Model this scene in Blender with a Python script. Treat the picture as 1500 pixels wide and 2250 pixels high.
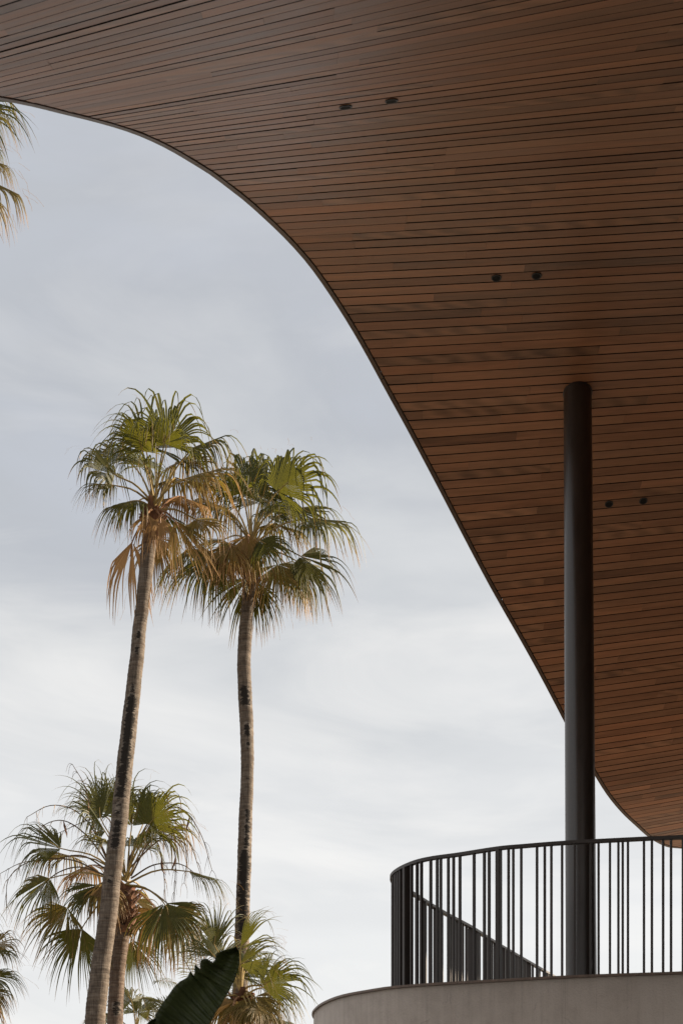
import bpy, bmesh, math, random
import numpy as np
from mathutils import Vector, Matrix

for o in list(bpy.data.objects):
    bpy.data.objects.remove(o)
SC = bpy.context.scene
COL = SC.collection
R = math.radians

# ------------------------------------------------------------------ camera
# survey frame of the 1500 x 2250 photograph: level camera with a rising lens
F = 2900.0      # focal length in photo pixels
HZ = 2600.0     # photo row of the horizon
CX = 750.0
EYE = 1.6
cam = bpy.data.cameras.new('camera')
cam.sensor_fit = 'VERTICAL'
cam.sensor_height = 36.0
cam.sensor_width = 24.0
cam.lens = F / 2250.0 * 36.0
cam.shift_y = (HZ - 1125.0) / 2250.0
cam.clip_start = 0.1
cam.clip_end = 6000
cam.dof.use_dof = True
cam.dof.focus_distance = 17.0
cam.dof.aperture_fstop = 7.1
cam_o = bpy.data.objects.new('camera', cam)
cam_o.location = (0, 0, EYE)
cam_o.rotation_euler = (R(90), 0, 0)
COL.objects.link(cam_o)
SC.camera = cam_o

# ------------------------------------------------------------------ light
SUN_EL = R(24)
SUN_DIR = Vector((math.cos(R(20)) * math.cos(SUN_EL), math.sin(R(20)) * math.cos(SUN_EL), math.sin(SUN_EL)))
world = bpy.data.worlds.new('World')
SC.world = world
world.use_nodes = True
wt = world.node_tree
wt.nodes.clear()


def wn(kind, **kw):
    n = wt.nodes.new(kind)
    for k, v in kw.items():
        setattr(n, k, v)
    return n


w_out = wn('ShaderNodeOutputWorld')
w_sky = wn('ShaderNodeTexSky', sky_type='NISHITA', sun_disc=False)
w_sky.sun_elevation = SUN_EL
w_sky.sun_rotation = math.atan2(SUN_DIR.x, SUN_DIR.y)
w_sky.air_density = 1.0
w_sky.dust_density = 1.5
w_bg1 = wn('ShaderNodeBackground')
w_bg1.inputs['Strength'].default_value = 0.05
wt.links.new(w_sky.outputs[0], w_bg1.inputs['Color'])
w_tc = wn('ShaderNodeTexCoord')
w_sep = wn('ShaderNodeSeparateXYZ')
wt.links.new(w_tc.outputs['Generated'], w_sep.inputs[0])
# thin high overcast: whiter towards the horizon, blue grey higher up
w_map = wn('ShaderNodeMapping')
w_map.inputs['Scale'].default_value = (1.5, 1.5, 5.2)
w_map.inputs['Rotation'].default_value = (0, R(14), R(20))
wt.links.new(w_tc.outputs['Generated'], w_map.inputs[0])
w_n = wn('ShaderNodeTexNoise')
w_n.inputs['Scale'].default_value = 1.9
w_n.inputs['Detail'].default_value = 7
w_n.inputs['Roughness'].default_value = 0.52
w_n.inputs['Distortion'].default_value = 0.5
wt.links.new(w_map.outputs[0], w_n.inputs['Vector'])
w_sub = wn('ShaderNodeMath', operation='MULTIPLY_ADD')
w_sub.inputs[1].default_value = 0.62
w_sub.inputs[2].default_value = -0.31
wt.links.new(w_n.outputs['Fac'], w_sub.inputs[0])
w_add = wn('ShaderNodeMath', operation='SUBTRACT')
wt.links.new(w_sep.outputs['Z'], w_add.inputs[0])
wt.links.new(w_sub.outputs[0], w_add.inputs[1])
w_ramp = wn('ShaderNodeValToRGB')
cr = w_ramp.color_ramp
cr.elements[0].position = 0.0
cr.elements[0].color = (0.87, 0.865, 0.855, 1)
cr.elements[1].position = 0.9
cr.elements[1].color = (0.48, 0.51, 0.57, 1)
for p, c in ((0.13, (0.82, 0.822, 0.822)), (0.30, (0.735, 0.74, 0.745)), (0.42, (0.635, 0.648, 0.662)), (0.55, (0.505, 0.525, 0.56)), (0.64, (0.53, 0.555, 0.605))):
    e = cr.elements.new(p)
    e.color = (*c, 1)
wt.links.new(w_add.outputs[0], w_ramp.inputs['Fac'])
w_map2 = wn('ShaderNodeMapping')
w_map2.inputs['Scale'].default_value = (2.0, 2.0, 7.0)
w_map2.inputs['Rotation'].default_value = (R(8), R(-30), R(10))
wt.links.new(w_tc.outputs['Generated'], w_map2.inputs[0])
w_n2 = wn('ShaderNodeTexNoise')
w_n2.inputs['Scale'].default_value = 1.5
w_n2.inputs['Detail'].default_value = 9
w_n2.inputs['Roughness'].default_value = 0.58
w_n2.inputs['Distortion'].default_value = 1.1
wt.links.new(w_map2.outputs[0], w_n2.inputs['Vector'])
w_mr = wn('ShaderNodeMapRange')
w_mr.inputs['From Min'].default_value = 0.46
w_mr.inputs['From Max'].default_value = 0.70
w_mr.inputs['To Max'].default_value = 1.0
wt.links.new(w_n2.outputs['Fac'], w_mr.inputs['Value'])
w_cm = wn('ShaderNodeMix', data_type='RGBA')
w_fade = wn('ShaderNodeMapRange')       # the veil thins out higher up
w_fade.inputs['From Min'].default_value = 0.15
w_fade.inputs['From Max'].default_value = 0.6
w_fade.inputs['To Min'].default_value = 0.68
w_fade.inputs['To Max'].default_value = 0.12
wt.links.new(w_sep.outputs['Z'], w_fade.inputs['Value'])
w_mul = wn('ShaderNodeMath', operation='MULTIPLY')
wt.links.new(w_mr.outputs[0], w_mul.inputs[0])
wt.links.new(w_fade.outputs[0], w_mul.inputs[1])
wt.links.new(w_mul.outputs[0], w_cm.inputs[0])
wt.links.new(w_ramp.outputs['Color'], w_cm.inputs[6])
w_cm.inputs[7].default_value = (0.97, 0.945, 0.91, 1)
w_bg2 = wn('ShaderNodeBackground')
w_bg2.inputs['Strength'].default_value = 0.395
wt.links.new(w_cm.outputs[2], w_bg2.inputs['Color'])
w_mix = wn('ShaderNodeMixShader')
w_mix.inputs[0].default_value = 0.93
wt.links.new(w_bg1.outputs[0], w_mix.inputs[1])
wt.links.new(w_bg2.outputs[0], w_mix.inputs[2])
wt.links.new(w_mix.outputs[0], w_out.inputs['Surface'])

sun = bpy.data.lights.new('sun', 'SUN')
sun.energy = 5.0
sun.angle = R(0.6)
sun.color = (1.0, 0.85, 0.66)
sun_o = bpy.data.objects.new('sun', sun)
sun_o.rotation_euler = (-SUN_DIR).to_track_quat('-Z', 'Y').to_euler()
sun_o.location = (40, 20, 40)
COL.objects.link(sun_o)

SC.view_settings.view_transform = 'Standard'
SC.view_settings.look = 'None'
SC.view_settings.exposure = 1.45
SC.view_settings.gamma = 1.0
SC.view_settings.use_curve_mapping = False


# ------------------------------------------------------------------ helpers
def at(x, y, d):
    """survey point: photo column and row at a distance of d metres"""
    return Vector(((x - CX) / F * d, d, EYE + (HZ - y) / F * d))


def link(o, parent=None):
    COL.objects.link(o)
    if parent is not None:
        o.parent = parent
    return o


def tag(o, label, cat=None, group=None, kind=None):
    o['label'] = label
    if cat:
        o['category'] = cat
    if group:
        o['group'] = group
    if kind:
        o['kind'] = kind
    return o


def thing(name, loc, label, cat, group=None):
    o = bpy.data.objects.new(name, None)
    o.location = loc
    o.empty_display_size = 0.2
    COL.objects.link(o)
    return tag(o, label, cat, group)


def mesh_obj(name, verts, faces, mat, parent=None, smooth=False, origin=None):
    """vertices in world space; a parented mesh is stored relative to its parent's place"""
    off = Vector((0, 0, 0))
    p = parent
    while p is not None:
        off += Vector(p.location)
        p = p.parent
    v = np.asarray([tuple(q) for q in verts], dtype=float)
    if parent is not None:
        v = v - np.array(off)
    loc = Vector((0, 0, 0))
    if origin is not None:
        loc = Vector(origin) - off
        v = v - np.array(loc)
    me = bpy.data.meshes.new(name)
    me.from_pydata(v.tolist(), [], faces)
    if smooth:
        me.polygons.foreach_set('use_smooth', [True] * len(me.polygons))
    me.materials.append(mat)
    me.update()
    o = bpy.data.objects.new(name, me)
    o.location = loc
    return link(o, parent)


def catmull(ts, vals, t):
    """Catmull-Rom on uneven knots, linear outside"""
    n = len(ts)
    if t <= ts[0]:
        return vals[0] + (vals[1] - vals[0]) / (ts[1] - ts[0]) * (t - ts[0])
    if t >= ts[-1]:
        return vals[-1] + (vals[-1] - vals[-2]) / (ts[-1] - ts[-2]) * (t - ts[-1])
    i = max(0, min(n - 2, int(np.searchsorted(ts, t) - 1)))
    h = ts[i + 1] - ts[i]
    m0 = (vals[i + 1] - vals[i]) / h if i == 0 else (vals[i + 1] - vals[i - 1]) / (ts[i + 1] - ts[i - 1])
    m1 = (vals[i + 1] - vals[i]) / h if i == n - 2 else (vals[i + 2] - vals[i]) / (ts[i + 2] - ts[i])
    s = (t - ts[i]) / h
    return ((2 * s**3 - 3 * s**2 + 1) * vals[i] + (s**3 - 2 * s**2 + s) * h * m0
            + (-2 * s**3 + 3 * s**2) * vals[i + 1] + (s**3 - s**2) * h * m1)


def spline3(pts, n):
    """resample a polyline of vectors as a smooth curve of n points, evenly spaced"""
    pts = [Vector(p) for p in pts]
    t = [0.0]
    for a, b in zip(pts, pts[1:]):
        t.append(t[-1] + max(1e-4, (b - a).length ** 0.5 * 1.0))
    t = np.array(t)
    arr = np.array([tuple(p) for p in pts])
    fine = np.linspace(0, t[-1], n * 6)
    q = np.array([[catmull(t, arr[:, c], s) for c in range(3)] for s in fine])
    L = np.concatenate([[0], np.cumsum(np.linalg.norm(np.diff(q, axis=0), axis=1))])
    u = np.linspace(0, L[-1], n)
    return [Vector((np.interp(s, L, q[:, 0]), np.interp(s, L, q[:, 1]), np.interp(s, L, q[:, 2]))) for s in u]


def tube(path, radii, sides=6, cap=True):
    """verts, faces of a round tube along a path"""
    verts, faces = [], []
    n = len(path)
    prev = None
    for i, p in enumerate(path):
        d = (path[min(i + 1, n - 1)] - path[max(i - 1, 0)]).normalized()
        if prev is None:
            a = d.orthogonal().normalized()
        else:
            a = (prev - d * prev.dot(d)).normalized()
        prev = a
        b = d.cross(a)
        r = radii[i] if hasattr(radii, '__len__') else radii
        for k in range(sides):
            th = 2 * math.pi * k / sides
            verts.append(p + a * (math.cos(th) * r) + b * (math.sin(th) * r))
    for i in range(n - 1):
        for k in range(sides):
            k2 = (k + 1) % sides
            faces.append((i * sides + k, i * sides + k2, (i + 1) * sides + k2, (i + 1) * sides + k))
    if cap:
        faces.append(tuple(range(sides))[::-1])
        faces.append(tuple((n - 1) * sides + k for k in range(sides)))
    return verts, faces


# ------------------------------------------------------------------ materials
class NT:
    def __init__(self, name):
        self.m = bpy.data.materials.new(name)
        self.m.use_nodes = True
        self.t = self.m.node_tree
        self.b = self.t.nodes['Principled BSDF']
        self.out = self.t.nodes['Material Output']

    def n(self, kind, ins=None, **kw):
        nd = self.t.nodes.new(kind)
        for k, v in kw.items():
            setattr(nd, k, v)
        for k, v in (ins or {}).items():
            self.put(nd.inputs[k], v)
        return nd

    def put(self, sock, v):
        if isinstance(v, bpy.types.NodeSocket):
            self.t.links.new(v, sock)
        else:
            sock.default_value = v

    def set(self, **kw):
        for k, v in kw.items():
            self.put(self.b.inputs[k.replace('_', ' ')], v)

    def math(self, op, a, b=None, c=None, clamp=False):
        nd = self.n('ShaderNodeMath', operation=op, use_clamp=clamp)
        self.put(nd.inputs[0], a)
        if b is not None:
            self.put(nd.inputs[1], b)
        if c is not None:
            self.put(nd.inputs[2], c)
        return nd.outputs[0]

    def noise(self, vec, scale, detail=4, rough=0.5, dist=0.0, out='Fac'):
        nd = self.n('ShaderNodeTexNoise', {'Scale': scale, 'Detail': detail, 'Roughness': rough, 'Distortion': dist})
        if vec is not None:
            self.put(nd.inputs['Vector'], vec)
        return nd.outputs[out]

    def mapping(self, vec, scale=(1, 1, 1), loc=(0, 0, 0), rot=(0, 0, 0)):
        nd = self.n('ShaderNodeMapping')
        self.put(nd.inputs['Vector'], vec)
        nd.inputs['Scale'].default_value = scale
        self.put(nd.inputs['Location'], loc)
        nd.inputs['Rotation'].default_value = rot
        return nd.outputs[0]

    def ramp(self, fac, stops):
        nd = self.n('ShaderNodeValToRGB')
        self.put(nd.inputs['Fac'], fac)
        el = nd.color_ramp.elements
        el[0].position, el[0].color = stops[0][0], (*stops[0][1], 1)
        el[1].position, el[1].color = stops[-1][0], (*stops[-1][1], 1)
        for p, c in stops[1:-1]:
            e = el.new(p)
            e.color = (*c, 1)
        return nd.outputs['Color']

    def mix(self, fac, a, b, mode='MIX'):
        nd = self.n('ShaderNodeMix', data_type='RGBA', blend_type=mode)
        self.put(nd.inputs[0], fac)
        self.put(nd.inputs[6], a)
        self.put(nd.inputs[7], b)
        return nd.outputs[2]

    def bump(self, height, strength=0.3, dist=0.01):
        nd = self.n('ShaderNodeBump', {'Strength': strength, 'Distance': dist, 'Height': height})
        self.put(self.b.inputs['Normal'], nd.outputs[0])
        return nd


def rgb(*c):
    return (*c, 1.0)


def make_wood():
    t = NT('hardwood_planks')
    uv = t.n('ShaderNodeUVMap', uv_map='board').outputs[0]
    at_ = t.n('ShaderNodeAttribute', attribute_name='tone')
    sep = t.n('ShaderNodeSeparateColor', {'Color': at_.outputs['Color']})
    tone, hue, seed = sep.outputs[0], sep.outputs[1], sep.outputs[2]
    offs = t.n('ShaderNodeCombineXYZ', {'X': t.math('MULTIPLY', seed, 37.0), 'Y': t.math('MULTIPLY', seed, 91.0), 'Z': t.math('MULTIPLY', seed, 53.0)}).outputs[0]
    base = t.n('ShaderNodeVectorMath', operation='ADD', )
    t.put(base.inputs[0], uv)
    t.put(base.inputs[1], offs)
    b = base.outputs[0]
    grain = t.noise(t.mapping(b, (1.3, 38, 1)), 3.0, 6, 0.6, 0.4)
    fine = t.noise(t.mapping(b, (9, 260, 1)), 2.0, 3, 0.6)
    cloud = t.noise(t.mapping(b, (0.9, 6, 1)), 1.6, 4, 0.55, 0.8)
    # figured boards: soft ripples across the grain on some planks only
    rip = t.n('ShaderNodeTexWave', {'Scale': 1.3, 'Distortion': 7.0, 'Detail': 3.0, 'Detail Scale': 0.9}, wave_type='BANDS', bands_direction='X')
    t.put(rip.inputs['Vector'], t.mapping(b, (1.0, 5.0, 1), rot=(0, 0, R(18))))
    fig = t.math('MULTIPLY', t.math('GREATER_THAN', hue, 0.86), t.math('MULTIPLY_ADD', rip.outputs['Fac'], 0.36, -0.14))
    val = t.math('ADD', t.math('MULTIPLY_ADD', tone, 0.70, 0.58), t.math('MULTIPLY_ADD', grain, 0.55, -0.275))
    val = t.math('ADD', val, t.math('MULTIPLY_ADD', cloud, 0.9, -0.45))
    val = t.math('ADD', val, t.math('MULTIPLY_ADD', fine, 0.24, -0.12))
    val = t.math('ADD', val, fig)
    c = t.mix(hue, rgb(0.42, 0.182, 0.087), rgb(0.385, 0.187, 0.096))
    c2 = t.n('ShaderNodeMix', data_type='RGBA', blend_type='MULTIPLY', clamp_result=False)
    t.put(c2.inputs[0], 1.0)
    t.put(c2.inputs[6], c)
    g = t.n('ShaderNodeCombineColor', {'Red': val, 'Green': val, 'Blue': val}).outputs[0]
    t.put(c2.inputs[7], g)
    t.set(Base_Color=c2.outputs[2], Roughness=t.math('MULTIPLY_ADD', cloud, 0.24, 0.32), Specular_IOR_Level=0.42)
    t.bump(t.math('ADD', t.math('MULTIPLY', grain, 0.6), t.math('MULTIPLY', fine, 0.4)), 0.18, 0.004)
    return t.m


def make_metal(name, col, rough, metallic=0.4, var=0.35, streak=True):
    t = NT(name)
    ob = t.n('ShaderNodeTexCoord').outputs['Object']
    n1 = t.noise(t.mapping(ob, (6, 6, 1.2)), 2.5, 6, 0.6)
    n2 = t.noise(ob, 60, 3, 0.6)
    f = t.math('ADD', t.math('MULTIPLY', n1, 0.7), t.math('MULTIPLY', n2, 0.3))
    lo = tuple(c * (1 - var) for c in col)
    hi = tuple(c * (1 + var) for c in col)
    t.set(Base_Color=t.ramp(f, [(0.3, lo), (0.7, hi)]), Metallic=metallic, Roughness=t.math('MULTIPLY_ADD', n1, 0.22, rough - 0.11))
    t.bump(n2, 0.06, 0.002)
    if name.endswith('column'):
        t.set(Specular_IOR_Level=0.7)
    return t.m


def make_stucco():
    t = NT('stucco_render')
    ob = t.n('ShaderNodeTexCoord').outputs['Object']
    big = t.noise(t.mapping(ob, (1, 1, 0.6)), 1.3, 5, 0.6)
    mid = t.noise(ob, 9, 5, 0.6)
    fine = t.noise(ob, 70, 4, 0.65)
    stre = t.noise(t.mapping(ob, (9, 9, 0.5)), 2.2, 4, 0.6)
    f = t.math('ADD', t.math('ADD', t.math('MULTIPLY', big, 0.4), t.math('MULTIPLY', mid, 0.25)), t.math('ADD', t.math('MULTIPLY', stre, 0.2), t.math('MULTIPLY', fine, 0.15)))
    c = t.ramp(f, [(0.33, (0.40, 0.335, 0.285)), (0.5, (0.53, 0.455, 0.39)), (0.68, (0.62, 0.545, 0.475))])
    cell = t.n('ShaderNodeTexVoronoi', {'Scale': 1.7}, feature='DISTANCE_TO_EDGE')
    t.put(cell.inputs['Vector'], t.mix(0.12, ob, t.noise(ob, 5, 3, out='Color')))
    crack = t.math('MULTIPLY', t.math('LESS_THAN', cell.outputs['Distance'], 0.006), t.math('GREATER_THAN', mid, 0.55))
    c = t.mix(t.math('MULTIPLY', crack, 0.18), c, rgb(0.10, 0.085, 0.075))
    drip = t.n('ShaderNodeMapRange', {'Value': t.noise(t.mapping(ob, (16, 16, 0.35)), 2.0, 4, 0.65, 0.2), 'From Min': 0.56, 'From Max': 0.74}).outputs[0]
    c = t.mix(t.math('MULTIPLY', drip, 0.35), c, rgb(0.22, 0.18, 0.15))
    t.set(Base_Color=c, Roughness=0.9, Specular_IOR_Level=0.2)
    t.bump(t.math('ADD', t.math('MULTIPLY', mid, 0.35), t.math('MULTIPLY', fine, 0.75)), 0.55, 0.012)
    return t.m


def make_leaf():
    t = NT('fan_palm_leaf')
    a = t.n('ShaderNodeAttribute', attribute_name='leaf')
    s = t.n('ShaderNodeSeparateColor', {'Color': a.outputs['Color']})
    dry, rnd, along = s.outputs[0], s.outputs[1], s.outputs[2]
    ob = t.n('ShaderNodeTexCoord').outputs['Object']
    n = t.noise(ob, 14, 3, 0.6)
    green = t.mix(rnd, rgb(0.014, 0.020, 0.005), rgb(0.062, 0.068, 0.011))
    green = t.mix(t.math('MULTIPLY', n, 0.55), green, rgb(0.085, 0.082, 0.014))
    brown = t.mix(rnd, rgb(0.075, 0.036, 0.017), rgb(0.50, 0.30, 0.135))
    yel = rgb(0.17, 0.115, 0.022)
    d1 = t.n('ShaderNodeMapRange', {'Value': dry, 'From Min': 0.12, 'From Max': 0.5})
    d2 = t.n('ShaderNodeMapRange', {'Value': dry, 'From Min': 0.42, 'From Max': 0.8})
    c = t.mix(d2.outputs[0], t.mix(d1.outputs[0], green, yel), brown)
    t.set(Base_Color=c, Roughness=0.55, Specular_IOR_Level=0.3)
    tr = t.n('ShaderNodeBsdfTranslucent', {'Color': t.mix(d1.outputs[0], t.mix(n, rgb(0.085, 0.088, 0.010), rgb(0.22, 0.20, 0.022)), t.mix(0.45, c, rgb(0.36, 0.19, 0.05)))})
    mx = t.n('ShaderNodeMixShader', {0: 0.36})
    t.t.links.new(t.b.outputs[0], mx.inputs[1])
    t.t.links.new(tr.outputs[0], mx.inputs[2])
    t.t.links.new(mx.outputs[0], t.out.inputs['Surface'])
    return t.m


def make_trunk():
    t = NT('palm_trunk')
    ob = t.n('ShaderNodeTexCoord').outputs['Object']
    a = t.n('ShaderNodeAttribute', attribute_name='bark')
    s = t.n('ShaderNodeSeparateColor', {'Color': a.outputs['Color']})
    stain, fresh, ring = s.outputs[0], s.outputs[1], s.outputs[2]
    rings = t.noise(t.mapping(ob, (1.5, 1.5, 26)), 1.6, 4, 0.6, 0.25)
    vert = t.noise(t.mapping(ob, (30, 30, 2.4)), 1.5, 4, 0.6)
    mid = t.noise(ob, 7, 5, 0.6)
    f = t.math('ADD', t.math('MULTIPLY', rings, 0.36), t.math('ADD', t.math('MULTIPLY', vert, 0.32), t.math('MULTIPLY', mid, 0.32)))
    c = t.ramp(f, [(0.36, (0.030, 0.023, 0.018)), (0.47, (0.088, 0.070, 0.055)), (0.59, (0.185, 0.152, 0.122))])
    c = t.mix(t.math('MULTIPLY', ring, 0.55), c, rgb(0.10, 0.07, 0.05))
    c = t.mix(fresh, c, rgb(0.16, 0.06, 0.03))
    # black scars where old leaf bases have burnt or rotted off, with ragged edges along the rings
    rg0 = t.n('ShaderNodeMapRange', {'Value': t.noise(t.mapping(ob, (3.5, 3.5, 11)), 1.7, 6, 0.75, 0.6), 'From Min': 0.3, 'From Max': 0.7}).outputs[0]
    rag = t.math('ADD', t.math('MULTIPLY', rg0, 0.75), t.math('MULTIPLY', rings, 0.55))
    m = t.n('ShaderNodeMapRange', {'Value': t.math('ADD', stain, rag), 'From Min': 1.10, 'From Max': 1.22})
    c = t.mix(m.outputs[0], c, rgb(0.022, 0.018, 0.015))
    pale = t.n('ShaderNodeMapRange', {'Value': t.math('ADD', t.math('MULTIPLY', stain, 0.8), mid), 'From Min': 0.75, 'From Max': 1.0})
    c = t.mix(t.math('MULTIPLY', t.math('SUBTRACT', pale.outputs[0], m.outputs[0], clamp=True), 0.55), c, rgb(0.26, 0.225, 0.19))
    t.set(Base_Color=c, Roughness=0.88, Specular_IOR_Level=0.2)
    t.bump(t.math('ADD', t.math('MULTIPLY', rings, 0.7), t.math('ADD', t.math('MULTIPLY', vert, 0.3), t.math('MULTIPLY', m.outputs[0], -0.5))), 0.6, 0.03)
    return t.m


def make_simple(name, c1, c2, scale, rough=0.7, bump=0.2, trans=0.0, stretch=(1, 1, 1)):
    t = NT(name)
    ob = t.n('ShaderNodeTexCoord').outputs['Object']
    n = t.noise(t.mapping(ob, stretch), scale, 5, 0.6)
    c = t.ramp(n, [(0.32, c1), (0.68, c2)])
    t.set(Base_Color=c, Roughness=rough, Specular_IOR_Level=0.35)
    if bump:
        t.bump(n, bump, 0.01)
    if trans:
        tr = t.n('ShaderNodeBsdfTranslucent', {'Color': c})
        mx = t.n('ShaderNodeMixShader', {0: trans})
        t.t.links.new(t.b.outputs[0], mx.inputs[1])
        t.t.links.new(tr.outputs[0], mx.inputs[2])
        t.t.links.new(mx.outputs[0], t.out.inputs['Surface'])
    return t.m


M_WOOD = make_wood()
M_TRIM = make_metal('bronze_trim', (0.15, 0.10, 0.072), 0.5, 0.1)
M_COLUMN = make_metal('dark_bronze_column', (0.042, 0.032, 0.027), 0.33, 0.05, 0.3)
M_RAIL = make_metal('dark_bronze_railing', (0.046, 0.037, 0.033), 0.48, 0.1, 0.25)
M_BLACK = make_simple('painted_recess_dark', (0.004, 0.004, 0.004), (0.009, 0.008, 0.008), 20, 0.85, 0)
M_RING = make_metal('black_lamp_ring', (0.035, 0.033, 0.032), 0.45, 0.3)
M_DECK = make_simple('roof_deck_membrane', (0.018, 0.015, 0.013), (0.03, 0.026, 0.022), 4, 0.9, 0.1)
M_ROOF = make_simple('roof_gravel_top', (0.30, 0.29, 0.27), (0.42, 0.40, 0.38), 12, 0.9, 0.2)
M_STUCCO = make_stucco()
M_FLOOR = make_simple('dark_deck_floor', (0.05, 0.036, 0.028), (0.09, 0.066, 0.05), 5, 0.7, 0.1)
M_LEAF = make_leaf()
M_TRUNK = make_trunk()
M_PETIOLE = make_simple('palm_petiole', (0.15, 0.10, 0.03), (0.30, 0.21, 0.06), 3, 0.5, 0.1)
M_PETIOLE_OLD = make_simple('old_palm_petiole', (0.16, 0.075, 0.035), (0.32, 0.17, 0.08), 5, 0.6, 0.2)
M_BOOT = make_simple('palm_leaf_base', (0.05, 0.024, 0.014), (0.24, 0.115, 0.06), 9, 0.85, 0.6, 0, (1, 1, 0.4))
M_STALK = make_simple('palm_flower_stalk', (0.06, 0.04, 0.022), (0.15, 0.095, 0.05), 6, 0.7, 0.1)
M_SEED = make_simple('dry_seed_threads', (0.22, 0.14, 0.07), (0.45, 0.31, 0.17), 8, 0.8, 0, 0.25)
M_GROUND = make_simple('pale_paving', (0.18, 0.158, 0.13), (0.27, 0.242, 0.2), 0.8, 0.85, 0.1)
M_SHADE_HOUSE = make_simple('shade_house_render', (0.07, 0.062, 0.056), (0.11, 0.10, 0.09), 2, 0.85, 0.2)
M_GLASS = make_simple('dark_glazing', (0.012, 0.013, 0.014), (0.02, 0.021, 0.022), 2, 0.08, 0)

# ------------------------------------------------------------------ setting
g = mesh_obj('ground', [(-3000, -3000, 0), (3000, -3000, 0), (3000, 3000, 0), (-3000, 3000, 0)], [(0, 1, 2, 3)], M_GROUND)
tag(g, 'pale paved ground around the house', kind='structure')

# ------------------------------------------------------------------ canopy soffit
# rows of boards are numbered v (0.1 m apart); X runs along the boards
VT = [-24, -16, -8, 0, 8, 16, 24, 32, 40, 48, 56, 64, 72, 80, 88, 96, 104, 112, 120, 128]
D0T = [4.926, 5.662, 6.388, 7.118, 7.864, 8.63, 9.415, 10.213, 11.015, 11.813, 12.598, 13.366, 14.115, 14.847, 15.572, 16.299, 17.041, 17.81, 18.608, 19.425]
XT = [-5, -3, -1, 1, 3, 5, 7, 9]
HT = np.array([
  [3.955, 4.375, 4.779, 5.181, 5.573, 5.954, 6.331, 6.708],
  [4.577, 4.881, 5.191, 5.495, 5.784, 6.072, 6.36, 6.647],
  [5.194, 5.391, 5.59, 5.806, 6.008, 6.209, 6.408, 6.607],
  [5.793, 5.901, 6.011, 6.133, 6.248, 6.363, 6.476, 6.589],
  [6.35, 6.389, 6.44, 6.476, 6.497, 6.526, 6.559, 6.594],
  [6.828, 6.814, 6.8, 6.772, 6.726, 6.686, 6.652, 6.62],
  [7.183, 7.131, 7.068, 6.987, 6.906, 6.823, 6.743, 6.664],
  [7.373, 7.301, 7.222, 7.11, 7.015, 6.916, 6.815, 6.715],
  [7.381, 7.304, 7.224, 7.128, 7.037, 6.943, 6.852, 6.761],
  [7.211, 7.145, 7.077, 7.006, 6.956, 6.899, 6.84, 6.782],
  [6.888, 6.854, 6.817, 6.79, 6.789, 6.783, 6.772, 6.759],
  [6.454, 6.47, 6.489, 6.523, 6.567, 6.606, 6.644, 6.678],
  [5.958, 6.032, 6.113, 6.202, 6.292, 6.379, 6.46, 6.537],
  [5.444, 5.57, 5.701, 5.838, 5.977, 6.108, 6.227, 6.346],
  [4.941, 5.108, 5.276, 5.448, 5.629, 5.798, 5.961, 6.128],
  [4.468, 4.666, 4.863, 5.059, 5.257, 5.473, 5.691, 5.91],
  [4.028, 4.257, 4.485, 4.708, 4.93, 5.183, 5.45, 5.717],
  [3.624, 3.891, 4.157, 4.423, 4.694, 4.971, 5.27, 5.571],
  [3.254, 3.572, 3.89, 4.211, 4.535, 4.851, 5.166, 5.487],
  [2.918, 3.301, 3.684, 4.065, 4.439, 4.797, 5.139, 5.479]])
EDGE = [(-60, -4.2), (-40, -3.1), (-24, -2.4), (-14, -2.06), (-5.5, -1.78), (-2.9, -1.691), (0.01, -1.599), (3.06, -1.499), (6.21, -1.39), (9.27, -1.268), (11.49, -1.184), (13.84, -1.095), (16.23, -1.002), (18.54, -0.901), (21.07, -0.797), (23.51, -0.686), (26.13, -0.569), (30.09, -0.382), (32.94, -0.25), (36.21, -0.11), (39.64, 0.038), (43.2, 0.195), (47.86, 0.405), (51.92, 0.601), (56.34, 0.815), (60.98, 1.038), (65.99, 1.281), (70.97, 1.531), (75.25, 1.757), (78.66, 1.941), (84.21, 2.234), (92.08, 2.637), (96.71, 2.884), (101.74, 3.147), (106.12, 3.376), (110.71, 3.635), (115.17, 3.901), (120.36, 4.193), (124.93, 4.476), (127.08, 4.64), (128.92, 4.86), (130.0, 5.15), (130.6, 5.6), (130.9, 6.2), (131.0, 8.5)]
KB = -0.15          # boards run slightly towards the viewer on their way right
VMIN, VMAX, XMAX = -58, 131, 8.5
_ht_rows = {}


def soffit(X, v):
    """point of the soffit's underside"""
    va = max(v, -20.0)
    d0 = catmull(VT, D0T, va)
    if va not in _ht_rows:
        if len(_ht_rows) > 4000:
            _ht_rows.clear()
        _ht_rows[va] = [catmull(VT, HT[:, j], va) for j in range(len(XT))]
    h = catmull(XT, _ht_rows[va], X)
    if v < -20.0:      # overhead, behind the picture's top: levels out
        e = -20.0 - v
        d0 -= 0.092 * e
        h -= 0.055 * 14 * (1 - math.exp(-e / 14))
    return Vector((X, d0 + KB * X, EYE + h))


_ev = np.array([e[0] for e in EDGE]); _ex = np.array([e[1] for e in EDGE])


def edge_x(v):
    if v > 127:
        return float(np.interp(v, _ev, _ex))
    return catmull(_ev, _ex, v)


def soffit_n(X, v):
    a = soffit(X + 0.05, v) - soffit(X - 0.05, v)
    b = soffit(X, v + 0.25) - soffit(X, v - 0.25)
    return a.cross(b).normalized()        # up


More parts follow.
